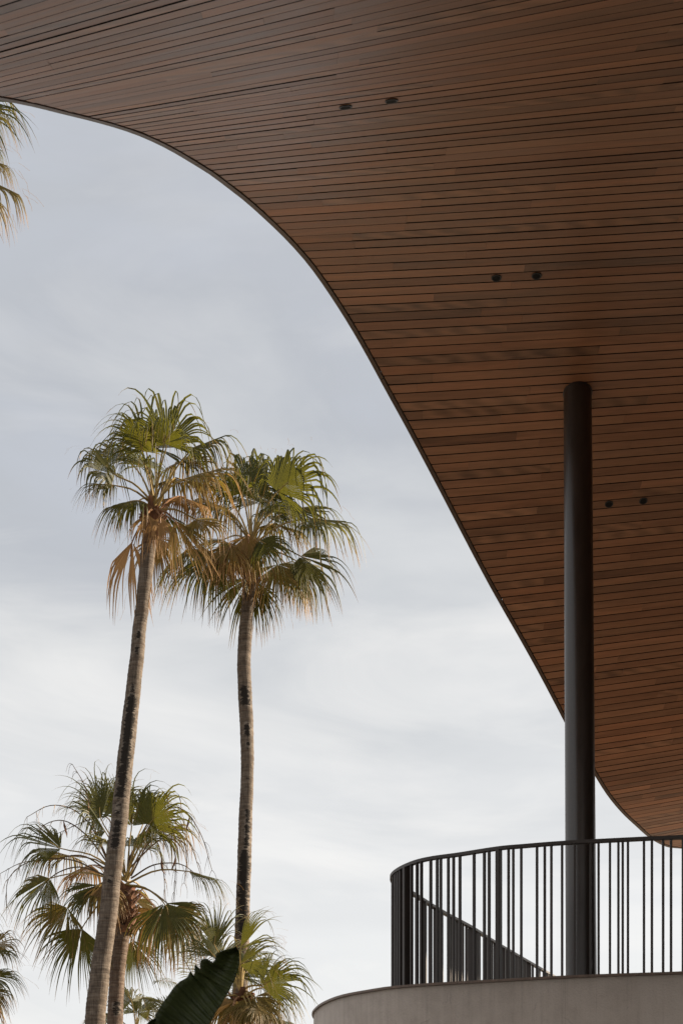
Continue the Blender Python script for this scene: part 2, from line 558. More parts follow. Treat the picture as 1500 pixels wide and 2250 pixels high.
def soffit_hit(px, py):
    """where the line of sight through a photo point meets the soffit"""
    lo, hi = -20.0, 130.0
    k = (px - CX) / F

    def row(v):
        d = catmull(VT, D0T, v) / (1 - KB * k)
        s = soffit(k * d, v)
        return HZ - F * (s.z - EYE) / s.y
    for _ in range(50):
        m = (lo + hi) / 2
        if row(m) < py:
            lo = m
        else:
            hi = m
    d = catmull(VT, D0T, lo) / (1 - KB * k)
    return k * d, lo


canopy = thing('roof_canopy', (3.0, 11.0, EYE + 6.5), 'sweeping curved roof canopy with a brown hardwood board ceiling', 'canopy')
CO = Vector(canopy.location)
rng = random.Random(11)
GAP = 0.052     # joint between boards, as a share of the row
TRIMW = 0.042


def inner_x(v):
    """boards stop where the edge trim begins"""
    e = edge_x(v)
    de = (edge_x(v + 0.5) - edge_x(v - 0.5))          # X per row (0.1 m)
    s = 0.1 / math.hypot(0.1, de)
    return e + TRIMW / max(s, 0.25)


planks = []
for r in range(VMIN, VMAX):
    x0 = min(inner_x(r + GAP), inner_x(r + 1 - GAP))
    x = x0
    end = XMAX
    first = True
    cuts = [x0]
    x = x0 + rng.uniform(0.15, 1.9)
    while x < end - 0.3:
        cuts.append(x)
        x += rng.uniform(1.5, 3.4)
    cuts.append(end)
    for i in range(len(cuts) - 1):
        planks.append((r, cuts[i], cuts[i + 1], i == 0))


def project(p):
    return CX + F * p.x / max(p.y, 0.1), HZ - F * (p.z - EYE) / max(p.y, 0.1)


def shown(pl):
    r, a, b, _ = pl
    if r < -24:
        return 0.0
    n = 8
    L = 0
    for i in range(n):
        p = soffit(a + (b - a) * (i + 0.5) / n, r + 0.5)
        u, w = project(p)
        if -10 < u < 1510 and -10 < w < 2260 and p.y > 0.5:
            L += (b - a) / n * F / p.y
    w1 = project(soffit((a + b) / 2, r))[1]
    w2 = project(soffit((a + b) / 2, r + 1))[1]
    return L * abs(w2 - w1)


area = [shown(p) for p in planks]
order = sorted(range(len(planks)), key=lambda i: -area[i])
single = set(i for i in order[:300] if area[i] > 0)


def plank_geo(pl, lift, tilt):
    r, a, b, first = pl
    n = max(1, int(math.ceil((b - a) / 0.8)))
    va, vb = r + GAP, r + 1 - GAP
    verts, faces, uvs = [], [], []
    ga = 0.0 if first else 0.0005
    for i in range(n + 1):
        t = i / n
        for v, dz in ((va, tilt), (vb, -tilt)):
            xa = inner_x(v) + 0.003 if first else a + ga
            X = xa + (b - 0.0005 - xa) * t
            p = soffit(X, v)
            nn = soffit_n(X, v)
            verts.append(p + nn * (lift + dz))
            uvs.append((X, v * 0.1))
            verts.append(p + nn * (lift + dz + 0.026))
            uvs.append((X, v * 0.1 + (0.02 if v == vb else -0.02)))
    for i in range(n):
        k = i * 4
        q = k + 4
        faces += [(k, q, q + 2, k + 2), (k, k + 1, q + 1, q), (k + 2, q + 2, q + 3, k + 3), (k + 1, k + 3, q + 3, q + 1)]
    faces += [(0, 2, 3, 1), (n * 4, n * 4 + 1, n * 4 + 3, n * 4 + 2)]
    return verts, faces, uvs


def plank_mesh(name, items, parent):
    V_, F_, U_, T_, MI_ = [], [], [], [], []
    for pl in items:
        lift = rng.uniform(-0.0008, 0.0012)
        vv, ff, uu = plank_geo(pl, lift, rng.uniform(-0.0015, 0.0015))
        o = len(V_)
        V_ += vv
        U_ += uu
        F_ += [tuple(j + o for j in q) for q in ff]
        MI_ += [0, 1, 1, 1] * ((len(ff) - 2) // 4) + [0, 0]
        tn = (min(1, max(0, rng.gauss(0.5, 0.2))), rng.random(), rng.random(), 1.0)
        T_ += [tn] * len(vv)
    o = mesh_obj(name, V_, F_, M_WOOD, parent, origin=V_[0])
    me = o.data
    me.materials.append(M_DECK)       # board sides and backs take the dark deck material so gaps read black
    me.polygons.foreach_set('material_index', MI_)
    uvl = me.uv_layers.new(name='board')
    ca = me.color_attributes.new('tone', 'FLOAT_COLOR', 'POINT')
    ca.data.foreach_set('color', np.array(T_, dtype=np.float32).ravel())
    li = np.empty(len(me.loops), dtype=np.int32)
    me.loops.foreach_get('vertex_index', li)
    uvl.data.foreach_set('uv', np.array(U_, dtype=np.float32)[li].ravel())
    return o


rest = []
for i, pl in enumerate(planks):
    if i in single:
        plank_mesh('plank', [pl], canopy)
    else:
        rest.append(pl)
po = plank_mesh('plank_field', rest, canopy)
po['kind'] = 'stuff'

# edge trim: bronze angle that follows the boards' cut ends and turns up
ev_list = sorted(list(np.arange(-58, 124, 1.5)) + [q + e for q in (-20.3, 16.6, 46.3, 74.2, 99.7) for e in (0, 0.05)]) + list(np.arange(124, 129.9, 0.5)) + [129.9, 130.2, 130.5, 130.75, 130.9, 130.97, 131.0]
ev_pts = []
for v in ev_list:
    e = edge_x(v)
    ev_pts.append((v, e))
tv, tf = [], []
prof = [(TRIMW - 0.004, 0.012), (TRIMW - 0.004, -0.004), (0.004, -0.006), (0.0, -0.004), (0.006, 0.05), (0.03, 0.36), (0.06, 0.36)]
for v, e in ev_pts:
    de = (edge_x(v + 0.3) - edge_x(v - 0.3)) / 0.6
    t3 = (soffit(edge_x(v + 0.3), v + 0.3) - soffit(edge_x(v - 0.3), v - 0.3)).normalized()
    c = soffit(e, v)
    nn = soffit_n(e, v)
    inn = t3.cross(nn).normalized()
    if inn.x < 0 and v < 129:
        inn = -inn
    elif v >= 129 and inn.y > 0:
        inn = -inn
    for a, b in prof:
        tv.append(c + inn * a + nn * b)
m = len(prof)
for i in range(len(ev_pts) - 1):
    for j in range(m - 1):
        if abs(ev_pts[i + 1][0] - ev_pts[i][0]) < 0.08 and ev_pts[i][0] < 120:
            continue
        tf.append((i * m + j, i * m + j + 1, (i + 1) * m + j + 1, (i + 1) * m + j))
tr = mesh_obj('edge_trim', tv, tf, M_TRIM, canopy, smooth=False, origin=tv[0])
tag(tr, 'thin bronze metal trim along the canopy edge')

# roof deck: dark underlay above the boards, gravelled top
dv, df = [], []
vs = list(np.arange(-58, 130.1, 4)) + [130.8]
nu = 10
for lay in (0.045, 0.34):
    for v in vs:
        xa = inner_x(v) + 0.01
        for j in range(nu + 1):
            X = xa + (XMAX - xa) * (j / nu)
            dv.append(soffit(X, v) + soffit_n(X, v) * lay)
nr = nu + 1
N1 = len(vs) * nr
for i in range(len(vs) - 1):
    for j in range(nu):
        k = i * nr + j
        df.append((k, k + nr, k + nr + 1, k + 1))
        df.append((N1 + k, N1 + k + 1, N1 + k + nr + 1, N1 + k + nr))
for i in range(len(vs) - 1):
    for j in (0, nu):
        k = i * nr + j
        df.append((k, N1 + k, N1 + k + nr, k + nr))
for j in range(nu):
    for i in (0, len(vs) - 1):
        k = i * nr + j
        df.append((k, k + 1, N1 + k + 1, N1 + k))
deck = mesh_obj('roof_deck', dv, df, M_DECK, canopy, origin=dv[0])
tag(deck, 'dark roof deck above the boards')

# ------------------------------------------------------------------ recessed downlights
LIGHTS = [((759, 233), 'black recessed downlight near the curved canopy edge, the one closer to the edge'),
          ((860, 220), 'black recessed downlight near the curved canopy edge, the one farther in'),
          ((1090, 610), 'black recessed downlight between canopy edge pair and column, the one closer to the edge'),
          ((1178, 606), 'black recessed downlight between canopy edge pair and column, the one farther in'),
          ((1337, 1107), 'black recessed downlight just past the column, the one closer to it'),
          ((1412, 1101), 'black recessed downlight just past the column, the one farther from it')]
for (px, py), lab in LIGHTS:
    X, v = soffit_hit(px, py)
    v = math.floor(v) + 0.5
    c = soffit(X, v)
    up = soffit_n(X, v)
    ex = (soffit(X + 0.1, v) - c).normalized()
    ey = up.cross(ex).normalized()
    lo = thing('recessed_downlight', c, lab, 'downlight', 'downlights set in the board ceiling')
    r0 = 0.040
    vv, ff = [], []
    prf = [(r0, -0.0005), (r0, -0.0045), (r0 * 0.95, -0.0052), (r0 * 0.82, -0.0050), (r0 * 0.77, -0.0036)]
    ns = 28
    for a, b in prf:
        for q in range(ns):
            th = 2 * math.pi * q / ns
            vv.append(c + ex * (a * math.cos(th)) + ey * (a * math.sin(th)) + up * b)
    for i in range(len(prf) - 1):
        for q in range(ns):
            q2 = (q + 1) % ns
            ff.append((i * ns + q, i * ns + q2, (i + 1) * ns + q2, (i + 1) * ns + q))
    mesh_obj('lamp_ring', vv, ff, M_RING, lo, smooth=True)
    vv, ff = [], []
    for a, b in ((r0 * 0.775, -0.0037), (r0 * 0.45, -0.0034)):
        for q in range(ns):
            th = 2 * math.pi * q / ns
            vv.append(c + ex * (a * math.cos(th)) + ey * (a * math.sin(th)) + up * b)
    for q in range(ns):
        q2 = (q + 1) % ns
        ff.append((q, q2, ns + q2, ns + q))
    ff.append(tuple(range(ns, 2 * ns)))
    mesh_obj('lamp_recess_dark', vv, ff, M_BLACK, lo)  # near-flat disc, the dark of the recess is painted black

# ------------------------------------------------------------------ balcony
HP = 1.60            # coping above eye level
HR = 2.673           # hand rail above eye level
ZF = EYE + HP - 0.06


def plan(x, y, h):
    d = F * h / (HZ - y)
    return Vector(((x - CX) / F * d, d, 0))


cop = [plan(1860, 2118, HP), plan(1650, 2129, HP)] + [plan(x, y, HP) for x, y in ((1500, 2137), (1350, 2142), (1216, 2147.5), (1095, 2154), (1008, 2159), (931, 2163.5), (860, 2169.5), (822, 2175), (757, 2187), (718, 2201), (697, 2215), (689, 2229))]
nose = cop[-1]
cop += [nose + Vector((0.06, 0.55, 0)), nose + Vector((0.33, 1.25, 0)), nose + Vector((0.85, 2.3, 0)), Vector((2.2, 17.3, 0)), Vector((3.6, 20.0, 0))]
copc = spline3(cop, 150)
balcony = thing('balcony', (2.4, 12.5, ZF - 1.0), 'curved balcony with grey stucco parapet and dark metal coping', 'balcony')


def wall_strip(name, path, prof, mat, parent, smooth=True, closed=False):
    """sweep a (outward, up) profile along a plan curve; outward is to the left of travel"""
    verts, faces = [], []
    n = len(path)
    for i, p in enumerate(path):
        t = (path[min(i + 1, n - 1)] - path[max(i - 1, 0)])
        t.z = 0
        t.normalize()
        out = Vector((-t.y, t.x, 0))
        for a, z in prof:
            verts.append(Vector((p.x, p.y, 0)) + out * a + Vector((0, 0, z)))
    m = len(prof)
    for i in range(n - 1):
        for j in range(m - 1):
            faces.append((i * m + j, i * m + j + 1, (i + 1) * m + j + 1, (i + 1) * m + j))
        if closed:
            faces.append((i * m + m - 1, i * m, (i + 1) * m, (i + 1) * m + m - 1))
    if closed:
        faces.append(tuple(range(m)))
        faces.append(tuple((n - 1) * m + j for j in range(m))[::-1])
    return mesh_obj(name, verts, faces, mat, parent, smooth=smooth)


zt = EYE + HP
# path goes right to left, so outward (towards the viewer) is on its left hand: (-t.y, t.x) with t=(-1,0) gives (0,-1)
w = wall_strip('parapet_wall', copc, [(0, zt - 0.008), (0, zt - 1.25), (-0.22, zt - 1.25), (-0.22, zt - 0.008)], M_STUCCO, balcony, closed=True)
c = wall_strip('coping', copc, [(0.016, zt + 0.008), (0.018, zt - 0.012), (-0.24, zt - 0.006), (-0.24, zt + 0.008)], M_TRIM, balcony, closed=True, smooth=False)
fl = [(p.x, p.y) for p in copc]
fv = [Vector((x, y, ZF)) for x, y in fl] + [Vector((8.4, 20.0, ZF)), Vector((8.4, 9.0, ZF))]
nfl = len(fv)
fv += [q - Vector((0, 0, 0.25)) for q in fv]
ff = [tuple(range(nfl)), tuple(range(nfl, 2 * nfl))[::-1]] + [(i, (i + 1) % nfl, (i + 1) % nfl + nfl, i + nfl) for i in range(nfl)]
# the slab sits just inside the parapet
fl_o = mesh_obj('floor_slab', [Vector(((q.x - 2.5) * 0.985 + 2.5, (q.y - 13) * 0.985 + 13, q.z)) for q in fv], ff, M_FLOOR, balcony)

# railing
rail_px = [(1860, 1815), (1650, 1827), (1500, 1839), (1413, 1843), (1240, 1852), (1150, 1859), (1095, 1864), (1008, 1877.5), (953, 1885), (920, 1892), (893, 1902), (873, 1913), (863, 1923), (862, 1932), (868, 1942), (885, 1951), (907, 1964), (970, 2003), (1035, 2038), (1085, 2070), (1145, 2105), (1216, 2146), (1300, 2195)]
rp = []
for x, y in rail_px:
    q = plan(x, y, HR)
    rp.append(Vector((q.x, q.y, EYE + HR)))
railc = spline3(rp, 260)
railing = thing('balcony_railing', (1.5, 11.5, ZF), 'dark bronze railing with unevenly spaced upright bars on the curved balcony', 'railing')
wall_strip('hand_rail', railc, [(0.022, EYE + HR + 0.012), (0.022, EYE + HR - 0.014), (-0.022, EYE + HR - 0.014), (-0.022, EYE + HR + 0.012)], M_RAIL, railing, closed=True, smooth=False)


def rail_at_px(px, back=False):
    best = None
    turn = min(range(len(railc)), key=lambda i: CX + F * railc[i].x / railc[i].y)
    rg = range(turn, len(railc) - 1) if back else range(0, turn)
    for i in rg:
        u0 = CX + F * railc[i].x / railc[i].y
        u1 = CX + F * railc[i + 1].x / railc[i + 1].y
        if (u0 - px) * (u1 - px) <= 0 and abs(u1 - u0) > 1e-6:
            s = (px - u0) / (u1 - u0)
            return railc[i].lerp(railc[i + 1], s), (railc[i + 1] - railc[i]).normalized()
    return None


def upright(name, p, t, wx, wy, parent):
    """flat bar standing under the rail: wx along the rail, wy across"""
    b = Vector((-t.y, t.x, 0)).normalized()
    t = Vector((t.x, t.y, 0)).normalized()
    z1 = EYE + HR - 0.0138
    z0 = ZF - 0.003
    verts = []
    ch = min(wx, wy) * 0.12
    prf = [(-wx / 2 + ch, -wy / 2), (wx / 2 - ch, -wy / 2), (wx / 2, -wy / 2 + ch), (wx / 2, wy / 2 - ch), (wx / 2 - ch, wy / 2), (-wx / 2 + ch, wy / 2), (-wx / 2, wy / 2 - ch), (-wx / 2, -wy / 2 + ch)]
    for z in (z0, z1):
        for a, c_ in prf:
            q = p + t * a + b * c_
            verts.append(Vector((q.x, q.y, z)))
    faces = [tuple(range(8))[::-1], tuple(range(8, 16))] + [(i, (i + 1) % 8, (i + 1) % 8 + 8, i + 8) for i in range(8)]
    return mesh_obj(name, verts, faces, M_RAIL, parent, origin=(p.x, p.y, z0))


near = [864, 868, 871.5, 875.5, 880, 904, 916, 925.5, 946, 960, 968, 984.5, 996, 1010, 1041, 1063.5, 1074, 1116.6, 1127, 1144.5, 1179, 1196, 1210.5, 1234, 1262, 1296.6, 1314, 1339, 1357.5, 1367, 1378.5, 1413.6, 1431, 1455.6, 1473, 1499, 1516, 1530, 1552, 1580, 1590, 1601, 1633, 1652, 1670, 1701, 1730]
for x in near:
    h = rail_at_px(x)
    if h:
        upright('baluster', h[0], h[1], 0.019, 0.026, railing)
for x in (893, 1095, 1545, 1780):
    h = rail_at_px(x)
    if h:
        upright('post', h[0], h[1], 0.036, 0.066, railing)
# bars of the far run, by distance along it
turn = min(range(len(railc)), key=lambda i: CX + F * railc[i].x / railc[i].y)
s = 0.0
nxt = 0.05
rb = random.Random(5)
cnt = 0
for i in range(turn, len(railc) - 1):
    seg = (railc[i + 1] - railc[i]).length
    while nxt < s + seg:
        p = railc[i].lerp(railc[i + 1], (nxt - s) / seg)
        d_ = (railc[i + 1] - railc[i]).normalized()
        cnt += 1
        if cnt % 14 == 7:
            upright('post', p, d_, 0.036, 0.066, railing)
        else:
            upright('baluster', p, d_, 0.019, 0.026, railing)
        nxt += rb.choice((0.05, 0.06, 0.08, 0.11, 0.15, 0.2))
    s += seg

# ------------------------------------------------------------------ column
DC = soffit(*soffit_hit(1268, 863)).y
ct = at(1268, 863, DC)
cb = at(1276, 2150, DC)
colm = thing('steel_column', (cb.x, DC, ZF), 'round dark bronze steel column carrying the canopy from the balcony', 'column')
verts, faces = [], []
ns = 48
st = 24
for i in range(st + 1):
    t = i / st
    z = ZF + (ct.z + 0.25 - ZF) * t
    cx_ = cb.x + (ct.x - cb.x) * (z - cb.z) / (ct.z - cb.z)
    r = 0.1345 + (0.1225 - 0.1345) * (z - cb.z) / (ct.z - cb.z)
    for q in range(ns):
        th = 2 * math.pi * q / ns
        verts.append(Vector((cx_ + r * math.cos(th), DC + r * math.sin(th), z)))
for i in range(st):
    for q in range(ns):
        q2 = (q + 1) % ns
        faces.append((i * ns + q, i * ns + q2, (i + 1) * ns + q2, (i + 1) * ns + q))
mesh_obj('shaft', verts, faces, M_COLUMN, colm, smooth=True)
# thin collar following the soffit's slope
vv, ff = [], []
hitx, hitv = ct.x, 47.9
for rr, dz in ((0.1225, -0.012), (0.128, -0.010), (0.128, 0.004)):
    for q in range(ns):
        th = 2 * math.pi * q / ns
        x_, y_ = ct.x + rr * math.cos(th), DC + rr * math.sin(th)
        # row number under this point
        lo, hi = 40.0, 56.0
        for _ in range(30):
            mm = (lo + hi) / 2
            if catmull(VT, D0T, mm) + KB * x_ < y_:
                lo = mm
            else:
                hi = mm
        vv.append(Vector((x_, y_, soffit(x_, lo).z + dz)))
for i in range(2):
    for q in range(ns):
        q2 = (q + 1) % ns
        ff.append((i * ns + q, i * ns + q2, (i + 1) * ns + q2, (i + 1) * ns + q))
mesh_obj('collar', vv, ff, M_COLUMN, colm, smooth=False)

# ------------------------------------------------------------------ unseen house to the right, added to block sun and darken reflections
house = thing('house', (12.0, 6.0, 0), 'unseen dark house block added to keep the sun off the column and balcony', 'house')


def box(name, a, b, mat, parent):
    x0, y0, z0 = a
    x1, y1, z1 = b
    v = [(x0, y0, z0), (x1, y0, z0), (x1, y1, z0), (x0, y1, z0), (x0, y0, z1), (x1, y0, z1), (x1, y1, z1), (x0, y1, z1)]
    f_ = [(0, 3, 2, 1), (4, 5, 6, 7), (0, 1, 5, 4), (1, 2, 6, 5), (2, 3, 7, 6), (3, 0, 4, 7)]
    return mesh_obj(name, [Vector(q) for q in v], f_, mat, parent)


box('sun_block_wall', (8.6, -8, 0), (15, 15.2, 8.7), M_SHADE_HOUSE, house)  # height and length set to keep sun off the column
for i in range(2):
    box('window', (8.56, -4.5 + i * 5, 3.4), (8.597, -1 + i * 5, 6.0), M_GLASS, house)


# ------------------------------------------------------------------ palms
def leaf_mesh(name, hast, axis, nrm, Rr, parent, seed, nseg=48, spread=105, droop=1.0, dry=0.0, fuse=0.52, fold=0.35, tipdry=0.6, curl=0.0):
    """palmate blade: segments joined to about half their length, then free, tapering and hanging"""
    rr = random.Random(seed)
    a = axis.normalized()
    n = (nrm - a * nrm.dot(a)).normalized()
    b = a.cross(n)
    verts, faces, cols = [], [], []
    sp = R(spread)
    dphi = 2 * sp / nseg
    fuse *= 0.92
    Rr *= 1.30
    ts = [0.03, 0.2, 0.36] + [fuse + (1 - fuse) * q_ for q_ in (0, .13, .28, .45, .63, .82, 1.0)]
    grav = Vector((0, 0, -1))
    wind = Vector((rr.uniform(-.15, .15), rr.uniform(-.15, .15), 0))
    leafrnd = rr.random()
    torn = set()
    for _ in range(rr.choice((1, 2, 3))):       # splits and lost segments
        k = rr.randrange(nseg)
        torn.update(range(k, k + rr.choice((1, 2, 2, 3))))
    for i in range(nseg):
        if i in torn or rr.random() < 0.03:
            continue
        ph = -sp + dphi * (i + 0.5)
        q = abs(ph) / sp
        L = Rr * (1.0 - 0.30 * q ** 2) * rr.uniform(0.78, 1.1)
        d = (a * math.cos(ph) + b * math.sin(ph) - n * (fold * abs(math.sin(ph / 2)) ** 1.3)).normalized()
        side = (b * math.cos(ph) - a * math.sin(ph)).normalized()
        sn = d.cross(side).normalized()
        dr = droop * rr.uniform(1.2, 4.6)
        if rr.random() < 0.12:
            dr *= 2.2
        fz = fuse * rr.uniform(0.86, 1.1)
        bend = rr.uniform(-0.25, 0.25)
        p = hast.copy()
        lastt = 0.0
        base = len(verts)
        sdry = min(1.0, dry + rr.uniform(-0.12, 0.12))
        td = tipdry * rr.uniform(0.4, 1.4)
        srnd = min(1, max(0, leafrnd * 0.5 + rr.random() * 0.5))
        for j, t in enumerate(ts):
            over = min(1.0, max(0.0, (t - fz) / (1 - fz)))
            dd = (d + (grav + wind) * (dr * over ** 0.9 + 0.10 * droop * t) + side * (bend * over)).normalized()
            p = p + dd * (L * (t - lastt))
            lastt = t
            r_ = L * t
            if t <= fz:
                wd = 2 * math.tan(dphi / 2) * r_ * 1.02
                rg = 0.30
            else:
                wf = 2 * math.tan(dphi / 2) * L * fz
                wd = max(0.0016, wf * (1 - over) ** 0.8 * (0.84 - 0.2 * over))
                rg = 0.30
            s2 = (side - dd * side.dot(dd)).normalized()
            n2 = s2.cross(dd).normalized()
            off = n2 * (wd * rg * (1 if True else -1))
            verts += [p - s2 * (wd / 2), p + off, p + s2 * (wd / 2)]
            dv_ = min(1.0, max(0.0, sdry + td * max(0, (t - 0.62) / 0.38) ** 1.6))
            cols += [(dv_, srnd, t, 1)] * 3
        for j in range(len(ts) - 1):
            k = base + j * 3
            faces += [(k, k + 1, k + 4, k + 3), (k + 1, k + 2, k + 5, k + 4)]
    # loose fibres
    for i in range(5):
        ph = rr.uniform(-sp, sp)
        d = (a * math.cos(ph) + b * math.sin(ph)).normalized()
        p = hast + d * (Rr * rr.uniform(0.45, 0.7))
        base = len(verts)
        wv = Vector((rr.uniform(-1, 1), rr.uniform(-1, 1), rr.uniform(-1, 0.4)))
        for j in range(6):
            verts += [p, p + Vector((0.0035, 0, 0.001))]
            cols += [(0.95, 1.0, 1.0, 1)] * 2
            p = p + (d * 0.05 + wv * 0.035 + Vector((rr.uniform(-.03, .03), rr.uniform(-.03, .03), -0.012 * j)))
        for j in range(5):
            k = base + j * 2
            faces.append((k, k + 1, k + 3, k + 2))
    o = mesh_obj(name, verts, faces, M_LEAF, parent, origin=hast)
    ca = o.data.color_attributes.new('leaf', 'FLOAT_COLOR', 'POINT')
    ca.data.foreach_set('color', np.array(cols, dtype=np.float32).ravel())
    return o


def frond(palm, hub, hast, tip, seed, face=0.4, dry=0.0, droop=1.0, spread=105, nseg=48, Rr=None, fuse=0.52, fold=0.35, tipdry=0.6, sag=0.12, thick=0.017):
    """one leaf: a blade with its petiole as sub-part; face 0 = blade lies flat to the sky, 1 = turned to the viewer"""
    ax = tip - hast
    Rl = Rr or ax.length
    up = Vector((0, 0, 1))
    nrm = up * (1 - abs(face)) + Vector((0, -1 if face >= 0 else 1, 0)) * abs(face) + Vector((0.12, 0.02, 0.05))
    if abs(ax.normalized().dot(nrm.normalized())) > 0.95:
        nrm = Vector((0.3, -1, 0.3))
    o = leaf_mesh('frond', hast, ax, nrm, Rl, palm, seed, nseg, spread, droop, dry, fuse, fold, tipdry)
    m_ = hub.lerp(hast, 0.5) + Vector((0, 0, sag * (hast - hub).length))
    path = spline3([hub, m_, hast, hast + ax.normalized() * Rl * 0.22], 9)
    vv, ff = tube(path, [thick * (1.5 - 0.95 * i / 8) for i in range(9)], 5, 1.1)
    mesh_obj('petiole', vv, ff, M_PETIOLE_OLD if dry > 0.45 else M_PETIOLE, o)
    return o


def trunk(palm, pts, widths, d, seed, spots, tint=0.0, zground=0.0):
    """pts photo points down the stem, widths in photo pixels"""
    rr = random.Random(seed)
    P = [at(x, y, d) for x, y in pts]
    # run on to the ground
    last, prev_ = P[-1], P[-2]
    dirn = (last - prev_).normalized()
    steps = 4
    base = Vector((last.x + dirn.x / max(0.2, -dirn.z) * last.z * 0.6, d, zground - 0.1))
    ppm = F / d
    wd = [w / ppm for w in widths]
    for i in range(1, steps + 1):
        P.append(last.lerp(base, i / steps))
        wd.append(widths[-1] / ppm * (1 + 0.12 * i / steps * (1 + i / steps)))
    n = 330
    path = spline3(P, n)
    # radius by height
    zs = np.array([p.z for p in P])[::-1]
    ws = np.array(wd)[::-1]
    verts, faces, cols = [], [], []
    ns_ = 22
    zz = 0
    ringp = rr.uniform(0, 1)
    z_top = path[0].z
    nextring = z_top
    rings_z = []
    z = z_top
    while z > 0:
        rings_z.append(z)
        z -= rr.uniform(0.05, 0.12)
    rings_z = np.array(rings_z)
    for i, p in enumerate(path):
        r = float(np.interp(p.z, zs, ws)) / 2
        k = np.abs(rings_z - p.z).min()
        ringv = max(0.0, 1 - k / 0.028)
        wob = 0.03 * math.sin(p.z * 3.1 + seed) + 0.02 * math.sin(p.z * 7.7)
        for q in range(ns_):
            th = 2 * math.pi * q / ns_
            rad = r * (1 + wob * math.cos(th + seed) + 0.05 * (ringv - 0.5) + rr.uniform(-0.012, 0.012))
            verts.append(p + Vector((math.cos(th) * rad, math.sin(th) * rad, 0)))
            sv = 0.0
            sc = math.sin(th)      # -1 towards the viewer
            cc = math.cos(th)
            yrow = HZ - F * (p.z - EYE) / d
            for (y0, y1, c0, hw, amp) in spots:
                if y0 - 15 < yrow < y1 + 15 and sc < 0.3:
                    e = min(1, (yrow - y0 + 8) / 14, (y1 + 8 - yrow) / 14)
                    if e > 0:
                        sv = max(sv, amp * 1.15 * e * max(0, 1 - (abs(cc - c0) / (hw * 1.5)) ** 1.4))
            fresh = max(0.0, 1 - (z_top - p.z) / 0.5) * 0.8
            cols.append((sv, max(fresh, tint), ringv, 1))
    for i in range(n - 1):
        for q in range(ns_):
            q2 = (q + 1) % ns_
            faces.append((i * ns_ + q, i * ns_ + q2, (i + 1) * ns_ + q2, (i + 1) * ns_ + q))
    faces.append(tuple(range(ns_)))
    o = mesh_obj('trunk', verts, faces, M_TRUNK, palm, smooth=True)
    ca = o.data.color_attributes.new('bark', 'FLOAT_COLOR', 'POINT')
    ca.data.foreach_set('color', np.array(cols, dtype=np.float32).ravel())
    return path[0], base


def boots(palm, top, r, h, seed, n=34):
    """stubs of old leaf bases clasping the stem below the crown"""
    rr = random.Random(seed)
    verts, faces = [], []
    for i in range(n):
        th = i * 2.399 + rr.uniform(-.2, .2)
        z = top.z - 0.05 - h * (1 - i / n) + rr.uniform(-.02, .02)
        o = Vector((math.cos(th), math.sin(th), 0))
        tng = Vector((-o.y, o.x, 0))
        b = Vector((top.x, top.y, z)) + o * (r * 0.8)
        L = rr.uniform(0.10, 0.26)
        w = rr.uniform(0.05, 0.09)
        d = (o * rr.uniform(0.35, 0.8) + Vector((0, 0, 1))).normalized()
        k = len(verts)
        for t, ws in ((0, 1.25), (0.5, 0.9), (1.0, 0.55)):
            c_ = b + d * (L * t) + o * (0.05 * t * t)
            verts += [c_ - tng * w * ws, c_ + o * 0.025, c_ + tng * w * ws, c_ - o * 0.03]
        for j in range(2):
            for q in range(4):
                q2 = (q + 1) % 4
                faces.append((k + j * 4 + q, k + j * 4 + q2, k + (j + 1) * 4 + q2, k + (j + 1) * 4 + q))
        faces.append((k + 8, k + 9, k + 10, k + 11))
    return mesh_obj('leaf_bases', verts, faces, M_BOOT, palm, smooth=False)


def palm_crown(palm, d, hub_px, specs, seed, size=1.0):
    """specs: (hastula x, y, tip x, y, depth of hastula, depth of tip, options) in photo points and metres beyond the stem"""
    hub0 = at(hub_px[0], hub_px[1], d)
    for i, s_ in enumerate(specs):
        hx, hy, tx, ty, dh, dt = s_[:6]
        opt = dict(s_[6]) if len(s_) > 6 else {}
        if 'Rr' in opt:
            opt['Rr'] *= size
        h = at(hx, hy, d + dh)
        t = at(tx, ty, d + dt)
        if d + dh != d:
            pass
        hub = hub0 + Vector((0, 0.12 * (1 if dh > 0 else -1), -0.12 * (1 if ty > hy else 0)))
        frond(palm, hub, h, t, seed * 100 + i, **opt)


def filler(palm, d, hub_px, n, seed, reach=1.0, low=-0.75, high=1.1):
    """the rest of the crown: leaves that point mostly towards or away from the viewer"""
    rr = random.Random(seed)
    hub = at(hub_px[0], hub_px[1], d)
    for i in range(n):
        el = rr.uniform(low, high)
        az = rr.choice((1, -1)) * rr.gauss(math.pi / 2, 0.55)
        o = Vector((math.cos(az) * math.cos(el), math.sin(az) * math.cos(el), math.sin(el)))
        L = rr.uniform(0.75, 1.15) * reach
        hast = hub + o * L
        ax = (o + Vector((0, 0, -0.35 - 0.25 * (el < 0)))).normalized()
        age = min(1, max(0, 0.45 - el * 0.5 + rr.uniform(-.2, .2)))
        frond(palm, hub, hast, hast + ax * rr.uniform(0.75, 1.0) * reach, seed * 77 + i, face=rr.uniform(0.1, 0.5), dry=age * 0.8 - 0.05, droop=1.2 + 0.3 * rr.random(), spread=rr.uniform(75, 100), nseg=44, tipdry=0.7)


OLD = dict(dry=0.75, droop=1.5, tipdry=0.4)
MID = dict(dry=0.12, droop=1.25, tipdry=1.1)
YEL = dict(dry=0.38, droop=1.2, tipdry=0.7)
GRN = dict(dry=-0.05, droop=0.95, tipdry=0.8)


def O(base, **kw):
    q = dict(base)
    q.update(kw)
    return q


